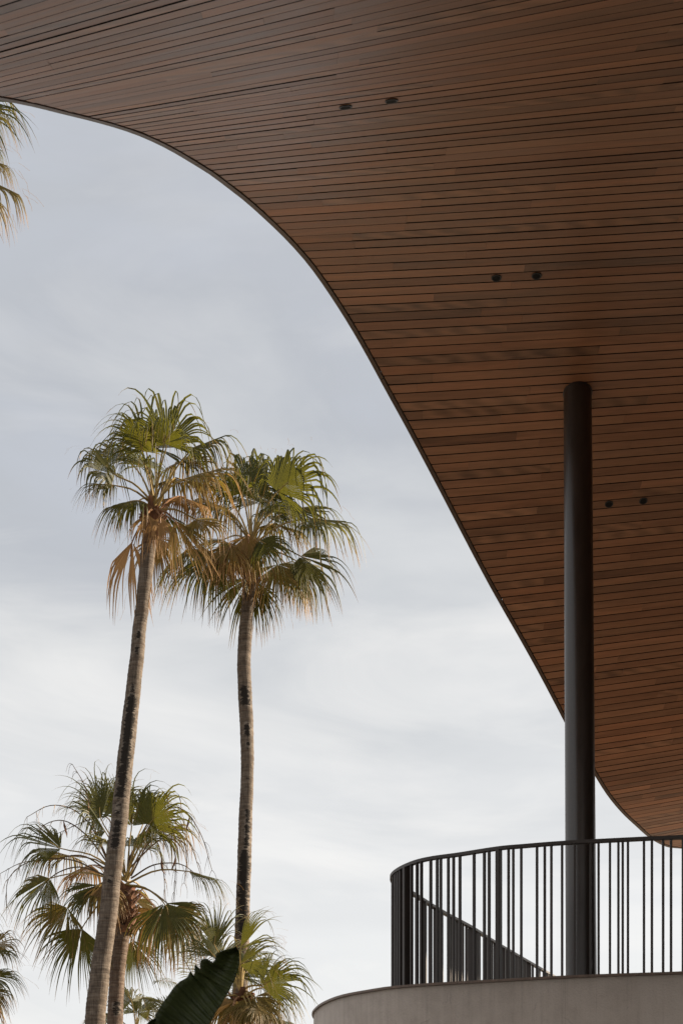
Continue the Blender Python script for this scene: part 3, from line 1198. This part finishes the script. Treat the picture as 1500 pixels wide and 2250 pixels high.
# --- tall leaning palm, left of the pair
DA = 26.0
ptA = [(333, 1150), (328, 1195), (321, 1260), (313, 1330), (306.5, 1380), (301, 1451), (292.6, 1522), (284, 1593), (277, 1664), (274, 1693), (261.8, 1807), (247, 1933), (238, 2009), (227, 2085), (215, 2187), (208, 2250)]
wdA = [34, 33, 31, 30, 30, 31.5, 33, 35, 36.5, 36, 37, 40, 40.5, 42, 45, 45]
spA = [(1388, 1412, 0.15, 0.4, .62), (1424, 1445, 0.1, 0.4, .55), (1508, 1530, 0.05, 0.4, .6), (1530, 1700, 0.12, 0.62, .85), (1690, 1760, 0.0, 0.7, .72), (1760, 1800, -.1, 0.6, .45), (1805, 1870, 0.0, 0.6, .66), (1928, 1948, -0.05, 0.35, .62)]
A = thing('fan_palm', (at(208, 2250, DA).x - 0.3, DA, 0), 'tallest fan palm with pale leaning trunk streaked black, beside the upright palm', 'palm tree', 'fan palms')
topA, _ = trunk(A, ptA, wdA, DA, 3, spA)
boots(A, at(336, 1120, DA), 0.16, 0.55, 3, 38)
palm_crown(A, DA, (341, 1115), [
    (318, 975, 306, 872, 0.1, 0.25, O(GRN, face=0.85, spread=80, Rr=1.15)),
    (367, 978, 376, 868, -0.35, -0.45, O(GRN, face=0.95, spread=95, Rr=1.25, droop=1.1)),
    (345, 985, 360, 880, 0.5, 0.8, O(GRN, face=0.6, Rr=1.15)),
    (253, 1044, 188, 975, -0.3, -0.6, O(MID, face=0.55, Rr=1.05, droop=1.5)),
    (281, 1010, 240, 950, 0.5, 0.9, O(GRN, face=0.4, Rr=1.1, droop=1.6)),
    (420, 1048, 545, 1010, -0.4, -0.7, O(YEL, face=0.35, Rr=1.2, droop=1.6, spread=100)),
    (425, 985, 500, 950, 0.2, 0.3, O(MID, face=0.3, Rr=1.1, droop=1.9)),
    (400, 1015, 470, 975, 0.7, 1.3, O(YEL, face=0.2, Rr=1.15, droop=1.8)),
    (300, 1100, 228, 1112, -0.3, -0.5, O(MID, face=0.25, Rr=0.95, droop=1.8)),
    (430, 1141, 490, 1160, -0.25, -0.45, O(YEL, face=0.6, Rr=0.85, droop=1.2)),
    (384, 1143, 425, 1225, -0.45, -0.5, dict(face=0.9, dry=0.50, droop=0.7, Rr=1.15, spread=42, nseg=24, fuse=0.62, fold=0.2, tipdry=0.5)),
    (291, 1190, 279, 1290, -0.1, -0.1, O(OLD, face=0.8, Rr=1.35, spread=40, nseg=26, dry=0.9)),
    (325, 1130, 322, 1205, -0.45, -0.5, O(OLD, face=0.7, Rr=0.75, spread=60, nseg=30)),
    (352, 1135, 355, 1200, -0.4, -0.5, O(OLD, face=0.7, Rr=0.65, spread=55, nseg=26)),
    (395, 1090, 440, 1110, 0.5, 1.0, O(OLD, face=0.3, Rr=1.0)),
    (385, 1050, 430, 1060, 0.9, 1.5, O(YEL, face=0.2, Rr=1.1, droop=1.8)),
], 1)
filler(A, DA, (340, 1112), 7, 101, low=-0.3)

# --- upright palm, right of the pair
DB = 28.5
ptB = [(552, 1215), (549, 1250), (547.4, 1290), (544, 1340), (538.7, 1400), (536, 1470), (539, 1540), (542.8, 1610), (543, 1700), (540, 1790), (537, 1883), (534, 1977), (533, 2023), (530, 2100), (528, 2170), (527, 2250)]
wdB = [32, 32, 30, 28, 30, 30, 31, 30, 28, 30, 31, 31, 32, 33, 34, 35]
spB = [(1513, 1556, 0.0, 0.8, .78), (1592, 1622, 0.1, 0.6, .7), (1632, 1648, 0.2, 0.45, .68), (1712, 1722, 0.3, 0.4, .5), (1780, 1870, 0.35, 0.5, .66), (1870, 2060, 0.1, 0.8, .8)]
Bp = thing('fan_palm', (at(527, 2250, DB).x, DB, 0), 'tall fan palm with straight slender trunk, standing right of the leaning palm', 'palm tree', 'fan palms')
topB, _ = trunk(Bp, ptB, wdB, DB, 7, spB)
boots(Bp, at(550, 1215, DB), 0.16, 0.6, 7, 36)
palm_crown(Bp, DB, (553, 1195), [
    (610, 1080, 690, 1010, -0.4, -0.6, O(GRN, face=0.75, Rr=1.3, spread=95, droop=1.15)),
    (585, 1060, 625, 985, 0.4, 0.7, O(GRN, face=0.5, Rr=1.25, droop=1.5)),
    (550, 1075, 552, 975, 0.1, 0.2, O(GRN, face=0.7, Rr=1.2, droop=1.5)),
    (540, 1085, 515, 1000, 0.7, 1.2, O(GRN, face=0.4, Rr=1.2, droop=1.4)),
    (570, 1105, 590, 1020, 0.8, 1.4, O(MID, face=0.3, Rr=1.2, droop=1.5)),
    (680, 1140, 790, 1145, -0.25, -0.4, O(MID, face=0.35, Rr=1.25, droop=1.3)),
    (640, 1120, 735, 1105, 0.6, 1.0, O(GRN, face=0.4, Rr=1.2, droop=1.5)),
    (570, 1188, 625, 1215, -0.7, -1.0, O(GRN, face=0.8, Rr=0.85, spread=100, dry=-.1, tipdry=.2, droop=.8)),
    (660, 1222, 755, 1275, -0.35, -0.55, O(MID, face=0.75, Rr=1.15, spread=95, droop=1.3)),
    (655, 1235, 720, 1300, 0.3, 0.4, O(MID, face=0.6, Rr=1.1, spread=95, droop=1.2)),
    (610, 1240, 650, 1310, -0.5, -0.7, O(YEL, face=0.7, Rr=1.0, droop=1.2)),
    (480, 1220, 425, 1290, -0.4, -0.6, O(MID, face=0.8, Rr=1.15, droop=1.2, spread=95)),
    (465, 1225, 380, 1270, 0.2, 0.2, O(MID, face=0.5, Rr=1.2, droop=1.4)),
    (415, 1205, 350, 1265, 0.6, 0.7, O(MID, face=0.4, Rr=1.2, droop=1.5)),
    (545, 1270, 515, 1370, 0.35, 0.35, O(MID, face=0.8, Rr=1.15, spread=70, droop=.7)),
    (560, 1275, 580, 1360, 0.35, 0.4, O(MID, face=0.8, Rr=1.0, spread=60, droop=.7)),
    (545, 1175, 550, 1245, -0.7, -0.9, O(OLD, face=0.75, Rr=0.95, dry=.55, spread=75, nseg=36)),
    (520, 1200, 505, 1260, -0.6, -0.8, O(OLD, face=0.7, Rr=0.95, spread=80)),
    (500, 1120, 440, 1090, 0.3, 0.5, O(YEL, face=0.3, Rr=1.1, droop=1.7)),
    (600, 1150, 655, 1165, 0.8, 1.4, O(YEL, face=0.3, Rr=1.1, droop=1.6)),
], 2, 1.06)
filler(Bp, DB, (552, 1192), 8, 102)

# --- shorter palm behind the leaning trunk, with arching flower stalks
DP = 28.0
ptC = [(277, 1950), (274, 1985), (271, 2030), (264, 2085), (258, 2140), (256, 2187), (253, 2250)]
wdC = [44, 40, 35, 34, 34, 34, 35]
Cp = thing('fan_palm', (at(250, 2250, DP).x, DP, 0), 'shorter fan palm with arching bare flower stalks behind the leaning trunk', 'palm tree', 'fan palms')
trunk(Cp, ptC, wdC, DP, 13, [(2200, 2235, 0.3, .7, .6)], tint=0.12)
boots(Cp, at(276, 1960, DP), 0.2, 0.85, 13, 60)
palm_crown(Cp, DP, (277, 1935), [
    (222, 1800, 212, 1715, 0.1, 0.2, O(GRN, face=0.8, Rr=1.15, spread=60, droop=.5)),
    (245, 1790, 245, 1700, 0.5, 0.7, O(GRN, face=0.8, Rr=1.15, spread=70, droop=.6)),
    (290, 1815, 300, 1715, 0.4, 0.5, O(GRN, face=0.85, Rr=1.2, spread=70, droop=.6)),
    (315, 1810, 335, 1715, 0.7, 1.0, O(GRN, face=0.7, Rr=1.15, spread=70, droop=.7)),
    (325, 1815, 385, 1745, -0.3, -0.5, O(GRN, face=0.85, Rr=1.1, spread=85, droop=1.0, dry=0.05)),
    (345, 1830, 415, 1800, 0.5, 1.0, O(YEL, face=0.4, Rr=1.0, droop=1.5)),
    (135, 1865, 35, 1805, -0.2, -0.4, O(GRN, face=0.6, Rr=1.15, spread=75, droop=1.0, dry=.05, tipdry=.6)),
    (150, 1880, 80, 1860, 0.4, 0.8, O(YEL, face=0.3, Rr=1.0, droop=1.6)),
    (110, 1930, 20, 2000, -0.2, -0.3, O(MID, face=0.5, Rr=1.15, spread=80, droop=0.9)),
    (150, 1995, 80, 2060, -0.3, -0.5, O(MID, face=0.6, Rr=1.1, spread=80, droop=1.0, dry=.3)),
    (215, 1945, 165, 2010, -0.8, -1.1, O(GRN, face=0.75, Rr=1.0, spread=75, droop=.9, dry=.05)),
    (230, 1940, 235, 2010, -0.85, -1.1, O(OLD, face=0.7, Rr=0.85, dry=.6, spread=70, nseg=34)),
    (180, 2040, 150, 2130, -0.3, -0.4, O(GRN, face=0.85, Rr=1.15, spread=70, droop=.5, dry=.05)),
    (290, 2065, 315, 2140, 0.3, 0.4, O(GRN, face=0.85, Rr=1.05, spread=55, droop=.5, dry=.05)),
    (295, 1975, 325, 2030, 0.3, 0.4, O(YEL, face=0.7, Rr=0.9, spread=70)),
    (362, 1985, 395, 2080, -0.6, -0.9, O(MID, face=0.85, Rr=1.25, spread=90, droop=.9, dry=.1)),
    (380, 1995, 440, 2050, -0.2, -0.3, O(YEL, face=0.7, Rr=1.15, spread=90, droop=1.3)),
    (345, 2000, 350, 2070, 0.2, 0.3, O(OLD, face=0.7, Rr=1.1, droop=1.4, dry=.6)),
    (415, 1915, 520, 1940, -0.2, -0.3, O(YEL, face=0.25, Rr=1.05, spread=60, droop=1.3, dry=.12)),
    (200, 1900, 150, 1940, 0.6, 1.1, O(OLD, face=0.3, Rr=1.0)),
], 3, 1.04)
filler(Cp, DP, (277, 1935), 6, 103)
stalks = [
    [(240, 1895), (205, 1810), (188, 1730), (160, 1680)],
    [(236, 1890), (200, 1815), (160, 1778), (110, 1770), (60, 1795)],
    [(240, 1900), (190, 1835), (140, 1803), (95, 1815), (85, 1850)],
    [(240, 1915), (180, 1880), (110, 1890), (50, 1895), (0, 1920)],
    [(238, 1925), (170, 1905), (110, 1930), (75, 1990), (70, 2020)],
    [(240, 1930), (160, 1890), (70, 1892), (20, 1930), (15, 1990)],
    [(285, 1905), (340, 1800), (395, 1775), (440, 1830), (466, 1912)],
    [(283, 1910), (345, 1850), (395, 1830), (410, 1880), (405, 1940)],
    [(288, 1925), (335, 1845), (380, 1860), (385, 1940), (380, 1985)],
    [(288, 1930), (340, 1900), (400, 1900), (440, 1930)],
    [(282, 1900), (310, 1840), (345, 1850), (360, 1920), (362, 1975)],
    [(282, 1890), (340, 1790), (380, 1800), (420, 1860), (440, 1920)],
    [(262, 1890), (240, 1800), (200, 1800), (130, 1830)],
]
rs = random.Random(21)
for i, sx in enumerate(stalks):
    dd = rs.uniform(-0.5, 0.6)
    P3 = [at(x, y, DP + dd * k / (len(sx) - 1)) for k, (x, y) in enumerate(sx)]
    path = spline3(P3, 22)
    vv, ff = tube(path, [0.020 - 0.014 * k / 21 for k in range(22)], 5)
    so = mesh_obj('flower_stalk', vv, ff, M_STALK, Cp, origin=path[0])
    # hanging side branches with dry threads
    tv_, tf_ = [], []
    for k in range(7, 22, 2):
        for _ in range(2):
            p = path[k].copy()
            d_ = (path[k] - path[k - 1]).normalized() * 0.5 + Vector((rs.uniform(-.6, .6), rs.uniform(-.6, .6), rs.uniform(-.3, .2)))
            pts_ = [p]
            for q in range(5):
                p = p + d_ * 0.07
                d_ = d_ * 0.72 + Vector((rs.uniform(-.15, .15), rs.uniform(-.15, .15), -0.42))
                pts_.append(p)
            v2, f2 = tube(pts_, [0.006, 0.005, 0.004, 0.004, 0.003, 0.002], 3, False)
            o_ = len(tv_)
            tv_ += v2
            tf_ += [tuple(j + o_ for j in q) for q in f2]
    mesh_obj('seed_threads', tv_, tf_, M_SEED if i % 3 else M_STALK, so)
    if i % 2 == 0:      # a papery bract half way
        k = 13
        p = path[k]
        bp = [p, p + Vector((rs.uniform(-.04, .04), 0, -0.12)), p + Vector((rs.uniform(-.08, .08), 0, -0.26)), p + Vector((rs.uniform(-.1, .1), 0, -0.36))]
        v2, f2 = tube(bp, [0.006, 0.026, 0.018, 0.003], 5)
        mesh_obj('bract', v2, f2, M_BOOT, so)

# --- low palm in front of the straight trunk
DD = 25.0
Dp = thing('fan_palm', (at(527, 2250, DD).x, DD, 0), 'low bushy fan palm crown at the foot of the straight trunk', 'palm tree', 'fan palms')
trunk(Dp, [(529, 2185), (528, 2215), (527, 2250)], [40, 38, 38], DD, 17, [], tint=0.0)
boots(Dp, at(529, 2190, DD), 0.17, 0.3, 17, 26)
palm_crown(Dp, DD, (530, 2180), [
    (528, 2085, 583, 2020, -0.2, -0.3, O(GRN, face=0.7, Rr=0.85, spread=38, nseg=26, droop=.35, dry=.05, tipdry=.4)),
    (527, 2120, 600, 2085, -0.4, -0.6, O(GRN, face=0.65, Rr=0.85, spread=60, droop=.5, dry=.08)),
    (525, 2145, 570, 2110, 0.3, 0.5, O(GRN, face=0.6, Rr=0.9, spread=70, droop=.6)),
    (575, 2165, 648, 2125, -0.2, -0.3, O(GRN, face=0.75, Rr=0.95, spread=80, droop=.7, dry=0.0, tipdry=.4)),
    (585, 2170, 640, 2190, 0.3, 0.5, O(MID, face=0.5, Rr=0.85, droop=1.2)),
    (472, 2080, 478, 2005, 0.3, 0.4, O(GRN, face=0.85, Rr=0.95, spread=40, nseg=26, droop=.4, dry=.1)),
    (470, 2100, 430, 2050, 0.5, 0.8, O(GRN, face=0.6, Rr=0.9, spread=60, droop=.7)),
    (480, 2110, 500, 2060, 0.8, 1.1, O(MID, face=0.6, Rr=0.9, spread=70, droop=.8)),
    (495, 2190, 455, 2240, -0.3, -0.4, O(YEL, face=0.7, Rr=0.9, droop=1.1)),
    (540, 2200, 555, 2260, -0.5, -0.7, O(YEL, face=0.7, Rr=0.8, droop=1.1, spread=85)),
    (560, 2190, 590, 2240, -0.4, -0.6, O(YEL, face=0.7, Rr=0.8, droop=1.2)),
    (515, 2200, 500, 2270, -0.4, -0.6, O(OLD, face=0.7, Rr=0.8, dry=.6)),
    (585, 2240, 640, 2252, 0.2, 0.3, O(GRN, face=0.4, Rr=0.8, droop=1.2)),
], 4, 1.05)
filler(Dp, DD, (530, 2178), 5, 104, 0.75)

# --- palm at the top left margin
DE = 21.0
Ep = thing('fan_palm', (at(-150, 1500, DE).x, DE, 0), 'near fan palm whose frond tips reach in under the canopy edge', 'palm tree', 'fan palms')
trunk(Ep, [(-118, 360), (-120, 600), (-126, 1000), (-135, 1500), (-140, 2250)], [42, 40, 42, 46, 58], DE, 19, [])
boots(Ep, at(-118, 360, DE), 0.16, 0.6, 19, 30)
palm_crown(Ep, DE, (-116, 345), [
    (-55, 250, 35, 232, -0.1, -0.2, O(YEL, face=0.35, Rr=0.80, spread=75, droop=1.7, dry=.2)),
    (-70, 240, -20, 180, 0.3, 0.5, O(GRN, face=0.6, Rr=1.1)),
    (-40, 345, 25, 365, 0.1, 0.2, O(YEL, face=0.4, Rr=0.7, spread=70, droop=1.6, dry=.3)),
    (-60, 330, 0, 325, 0.3, 0.5, O(MID, face=0.3, Rr=0.7, spread=60, droop=1.7)),
    (-25, 395, 50, 430, -0.2, -0.3, O(YEL, face=0.45, Rr=0.82, spread=80, droop=1.5, dry=.3)),
    (-60, 400, -10, 440, 0.2, 0.3, O(YEL, face=0.5, Rr=0.85, droop=1.6)),
    (-110, 240, -115, 120, 0.2, 0.3, O(GRN, face=0.7, Rr=1.1)),
    (-180, 260, -240, 200, -0.2, -0.4, O(GRN, face=0.6, Rr=1.1)),
    (-200, 330, -300, 330, 0.1, 0.2, O(MID, face=0.4, Rr=1.1)),
    (-180, 400, -240, 460, -0.2, -0.3, O(MID, face=0.6, Rr=1.1)),
    (-110, 430, -105, 510, -0.4, -0.5, O(OLD, face=0.7, Rr=1.0)),
], 5)

# --- palm at the bottom left margin
DF_ = 27.0
Fp = thing('fan_palm', (at(-70, 2250, DF_).x, DF_, 0), 'low fan palm beyond the shorter palm, mostly hanging yellowed fronds', 'palm tree', 'fan palms')
trunk(Fp, [(-72, 2170), (-73, 2210), (-74, 2250)], [40, 40, 41], DF_, 23, [])
boots(Fp, at(-72, 2175, DF_), 0.17, 0.4, 23, 26)
palm_crown(Fp, DF_, (-70, 2150), [
    (-10, 2075, 25, 2045, 0.2, 0.3, O(YEL, face=0.4, Rr=0.62, droop=1.2)),
    (-25, 2095, 30, 2090, -0.2, -0.3, O(MID, face=0.4, Rr=0.7, droop=1.2)),
    (-25, 2142, 50, 2155, -0.2, -0.3, O(GRN, face=0.55, Rr=0.82, spread=75, droop=.9, dry=.1)),
    (-30, 2175, 15, 2215, -0.3, -0.4, O(YEL, face=0.6, Rr=0.72, droop=1.2)),
    (-45, 2190, -10, 2250, 0.2, 0.2, O(OLD, face=0.7, Rr=0.8)),
    (-80, 2050, -85, 1950, 0.2, 0.3, O(GRN, face=0.7, Rr=1.0)),
    (-130, 2090, -200, 2060, 0.1, 0.2, O(MID, face=0.5, Rr=1.0)),
    (-130, 2180, -190, 2230, -0.2, -0.3, O(MID, face=0.6, Rr=1.0)),
], 6)

# --- low palm right of the shorter palm's stem
DG = 33.0
Gp = thing('fan_palm', (at(300, 2330, DG).x, DG, 0), 'small fan palm low behind the shorter palm, beside its stem', 'palm tree', 'fan palms')
trunk(Gp, [(300, 2290), (300, 2320), (300, 2380)], [32, 32, 33], DG, 29, [])
palm_crown(Gp, DG, (300, 2280), [
    (312, 2192, 355, 2205, -0.1, -0.2, O(MID, face=0.4, Rr=0.85, spread=90, droop=1.2)),
    (290, 2200, 262, 2165, 0.2, 0.3, O(MID, face=0.5, Rr=0.8, droop=1.1)),
    (345, 2240, 400, 2240, -0.2, -0.3, O(MID, face=0.4, Rr=0.85, droop=1.2)),
    (250, 2235, 195, 2225, -0.2, -0.3, O(MID, face=0.4, Rr=0.85, droop=1.2)),
    (300, 2225, 320, 2180, 0.4, 0.7, O(GRN, face=0.5, Rr=0.8)),
], 7)

# --- feather palm between them
DFE = 30.0
Hp = thing('feather_palm', (at(470, 2300, DFE).x, DFE, 0), 'feather-leaved palm between the shorter palm and the low bushy palm', 'palm tree')
trunk(Hp, [(470, 2290), (470, 2320), (471, 2380)], [38, 38, 39], DFE, 31, [])
rf = random.Random(8)
for i, (pxs, dep) in enumerate([([(470, 2290), (440, 2180), (395, 2090), (352, 2020), (335, 2010)], -0.3), ([(470, 2290), (430, 2200), (385, 2160), (350, 2155)], -0.5),
                                ([(470, 2290), (450, 2150), (430, 2060), (405, 2000)], 0.3), ([(470, 2290), (500, 2180), (540, 2100), (585, 2090)], 0.4), ([(470, 2290), (410, 2230), (350, 2200), (310, 2230)], 0.1)]):
    path = spline3([at(x, y, DFE + dep * k) for k, (x, y) in enumerate(pxs)], 34)
    vv, ff = [], []
    cols = []
    for k in range(6, 34):
        for sgn in (-1, 1):
            for h_ in range(2):
                t_ = (path[min(k + 1, 33)] - path[k - 1]).normalized()
                s_ = t_.cross(Vector((0, -0.6, 0.8))).normalized() * sgn
                L = 0.42 * math.sin(math.pi * min(1, (k - 3) / 32.0)) + 0.08
                d_ = (t_ * 0.75 + s_ * 1.0 + Vector((0, 0, rf.uniform(-.2, .25)))).normalized()
                p = path[k] + t_ * (h_ * 0.03)
                o_ = len(vv)
                wv = t_ * 0.011
                q1 = p + d_ * (L * .55) + Vector((0, 0, -.03))
                q2 = p + d_ * L + Vector((0, 0, -.13))
                vv += [p - wv * .6, p + wv * .6, q1 + wv, q1 - wv, q2]
                ff += [(o_, o_ + 1, o_ + 2, o_ + 3), (o_ + 3, o_ + 2, o_ + 4)]
                r_ = rf.random()
                cols += [(0.1, r_, .2, 1)] * 4 + [(0.35, r_, 1, 1)]
    fo = mesh_obj('frond', vv, ff, M_LEAF, Hp, origin=path[0])
    ca = fo.data.color_attributes.new('leaf', 'FLOAT_COLOR', 'POINT')
    ca.data.foreach_set('color', np.array(cols, dtype=np.float32).ravel())
    v2, f2 = tube(path, [0.018 - 0.014 * k / 33 for k in range(34)], 5)
    mesh_obj('midrib', v2, f2, M_STALK, fo)

# ------------------------------------------------------------------ bird of paradise plant, close to the viewer
def make_big_leaf():
    t = NT('paddle_leaf')
    uv = t.n('ShaderNodeUVMap', uv_map='leaf').outputs[0]
    ob = t.n('ShaderNodeTexCoord').outputs['Object']
    ve = t.n('ShaderNodeTexWave', {'Scale': 17.0, 'Distortion': 1.2, 'Detail': 2.0}, wave_type='BANDS', bands_direction='X')
    t.put(ve.inputs['Vector'], uv)
    n = t.noise(t.mapping(uv, (26, 2.5, 1)), 1.4, 5, 0.6)
    pale = t.noise(t.mapping(uv, (30, 1, 1), loc=(3.3, 0, 0)), 1.0, 2, 0.5)
    c = t.ramp(n, [(0.3, (0.028, 0.038, 0.010)), (0.7, (0.060, 0.074, 0.020))])
    lines = t.n('ShaderNodeMapRange', {'Value': pale, 'From Min': 0.70, 'From Max': 0.74})
    c = t.mix(t.math('MULTIPLY', lines.outputs[0], 0.5), c, rgb(0.14, 0.15, 0.10))
    t.set(Base_Color=c, Roughness=0.5, Specular_IOR_Level=0.35)
    t.bump(ve.outputs['Fac'], 0.45, 0.006)
    tr = t.n('ShaderNodeBsdfTranslucent', {'Color': rgb(0.12, 0.14, 0.02)})
    mx = t.n('ShaderNodeMixShader', {0: 0.15})
    t.t.links.new(t.b.outputs[0], mx.inputs[1])
    t.t.links.new(tr.outputs[0], mx.inputs[2])
    t.t.links.new(mx.outputs[0], t.out.inputs['Surface'])
    return t.m


M_PADDLE = make_big_leaf()
DS = 6.0
plant = thing('bird_of_paradise_plant', (at(400, 2600, DS).x, DS, 0), 'dark paddle leaf of a bird of paradise plant close in front of the palms', 'plant')


def paddle(Q, Pt, dd, bulge, name='leaf'):
    """leaf half between its torn outer edge Q and its inner edge Pt"""
    n = 90
    q = spline3([at(x, y, DS + dd) for x, y in Q], n) if len(Q) < 8 else None
    if q is None:
        # keep the tears crisp: walk the polyline itself
        pts = [at(x, y, DS + dd) for x, y in Q]
        L = [0.0]
        for a, b in zip(pts, pts[1:]):
            L.append(L[-1] + (b - a).length)
        q = []
        for i in range(n):
            s_ = L[-1] * i / (n - 1)
            k = max(j for j in range(len(L)) if L[j] <= s_ + 1e-9)
            k = min(k, len(pts) - 2)
            q.append(pts[k].lerp(pts[k + 1], (s_ - L[k]) / max(1e-6, L[k + 1] - L[k])))
    p = spline3([at(x, y, DS + dd) for x, y in Pt], n)
    m_ = 9
    verts, faces, uvs = [], [], []
    for i in range(n):
        for j in range(m_):
            t_ = j / (m_ - 1)
            w_ = q[i].lerp(p[i], t_)
            w_ = w_ + Vector((0, bulge * (math.sin(math.pi * t_ * 0.9) - 0.4) + 0.006 * math.sin(i * 0.9), 0))
            verts.append(w_)
            uvs.append((i / n, t_))
    for i in range(n - 1):
        for j in range(m_ - 1):
            k = i * m_ + j
            faces.append((k, k + 1, k + m_ + 1, k + m_))
    o = mesh_obj(name, verts, faces, M_PADDLE, plant, smooth=True, origin=verts[-1])
    uvl = o.data.uv_layers.new(name='leaf')
    li = np.empty(len(o.data.loops), dtype=np.int32)
    o.data.loops.foreach_get('vertex_index', li)
    uvl.data.foreach_set('uv', np.array(uvs, dtype=np.float32)[li].ravel())
    so = o.modifiers.new('thickness', 'SOLIDIFY')
    so.thickness = 0.0025
    return o


Q1 = [(520, 2081), (510, 2085), (493, 2090), (480, 2095), (475, 2101), (473, 2112), (464, 2121), (461, 2112), (456, 2107.5), (449, 2107.5), (443, 2111), (440.5, 2117), (442, 2136), (437, 2139.5), (434, 2122), (430, 2121), (428.5, 2131), (429.5, 2143), (424, 2146), (420, 2135), (417.5, 2140), (414, 2149), (406, 2153), (400, 2156), (396, 2158), (385, 2170), (372, 2187), (360, 2204), (350, 2220), (341, 2232), (352, 2262), (372, 2320), (390, 2400), (398, 2460)]
P1 = [(522, 2083), (526.5, 2095), (526, 2115), (519, 2145), (508, 2170), (488, 2205), (466, 2240), (446, 2280), (425, 2340), (408, 2410), (400, 2465)]
paddle(Q1, P1, 0.0, 0.06)
Q2 = [(343, 2236), (336, 2240), (328, 2246), (318, 2256), (306, 2272), (300, 2300), (330, 2360), (380, 2450)]
P2 = [(344, 2237), (352, 2252), (362, 2290), (372, 2340), (384, 2400), (392, 2460)]
paddle(Q2, P2, 0.12, 0.03)
base = Vector((at(400, 2600, DS).x, DS, 0.0))
for (x, y, dd) in ((400, 2462, 0.0), (388, 2456, 0.12)):
    e_ = at(x, y, DS + dd)
    path = spline3([base + Vector((dd * 0.5, dd, 0)), base.lerp(e_, 0.5) + Vector((0.05, 0, 0)), e_, e_ + Vector((0.02, 0, 0.12))], 14)
    vv, ff = tube(path, [0.03 - 0.018 * k / 13 for k in range(14)], 7)
    mesh_obj('stalk', vv, ff, M_PETIOLE, plant, smooth=True)
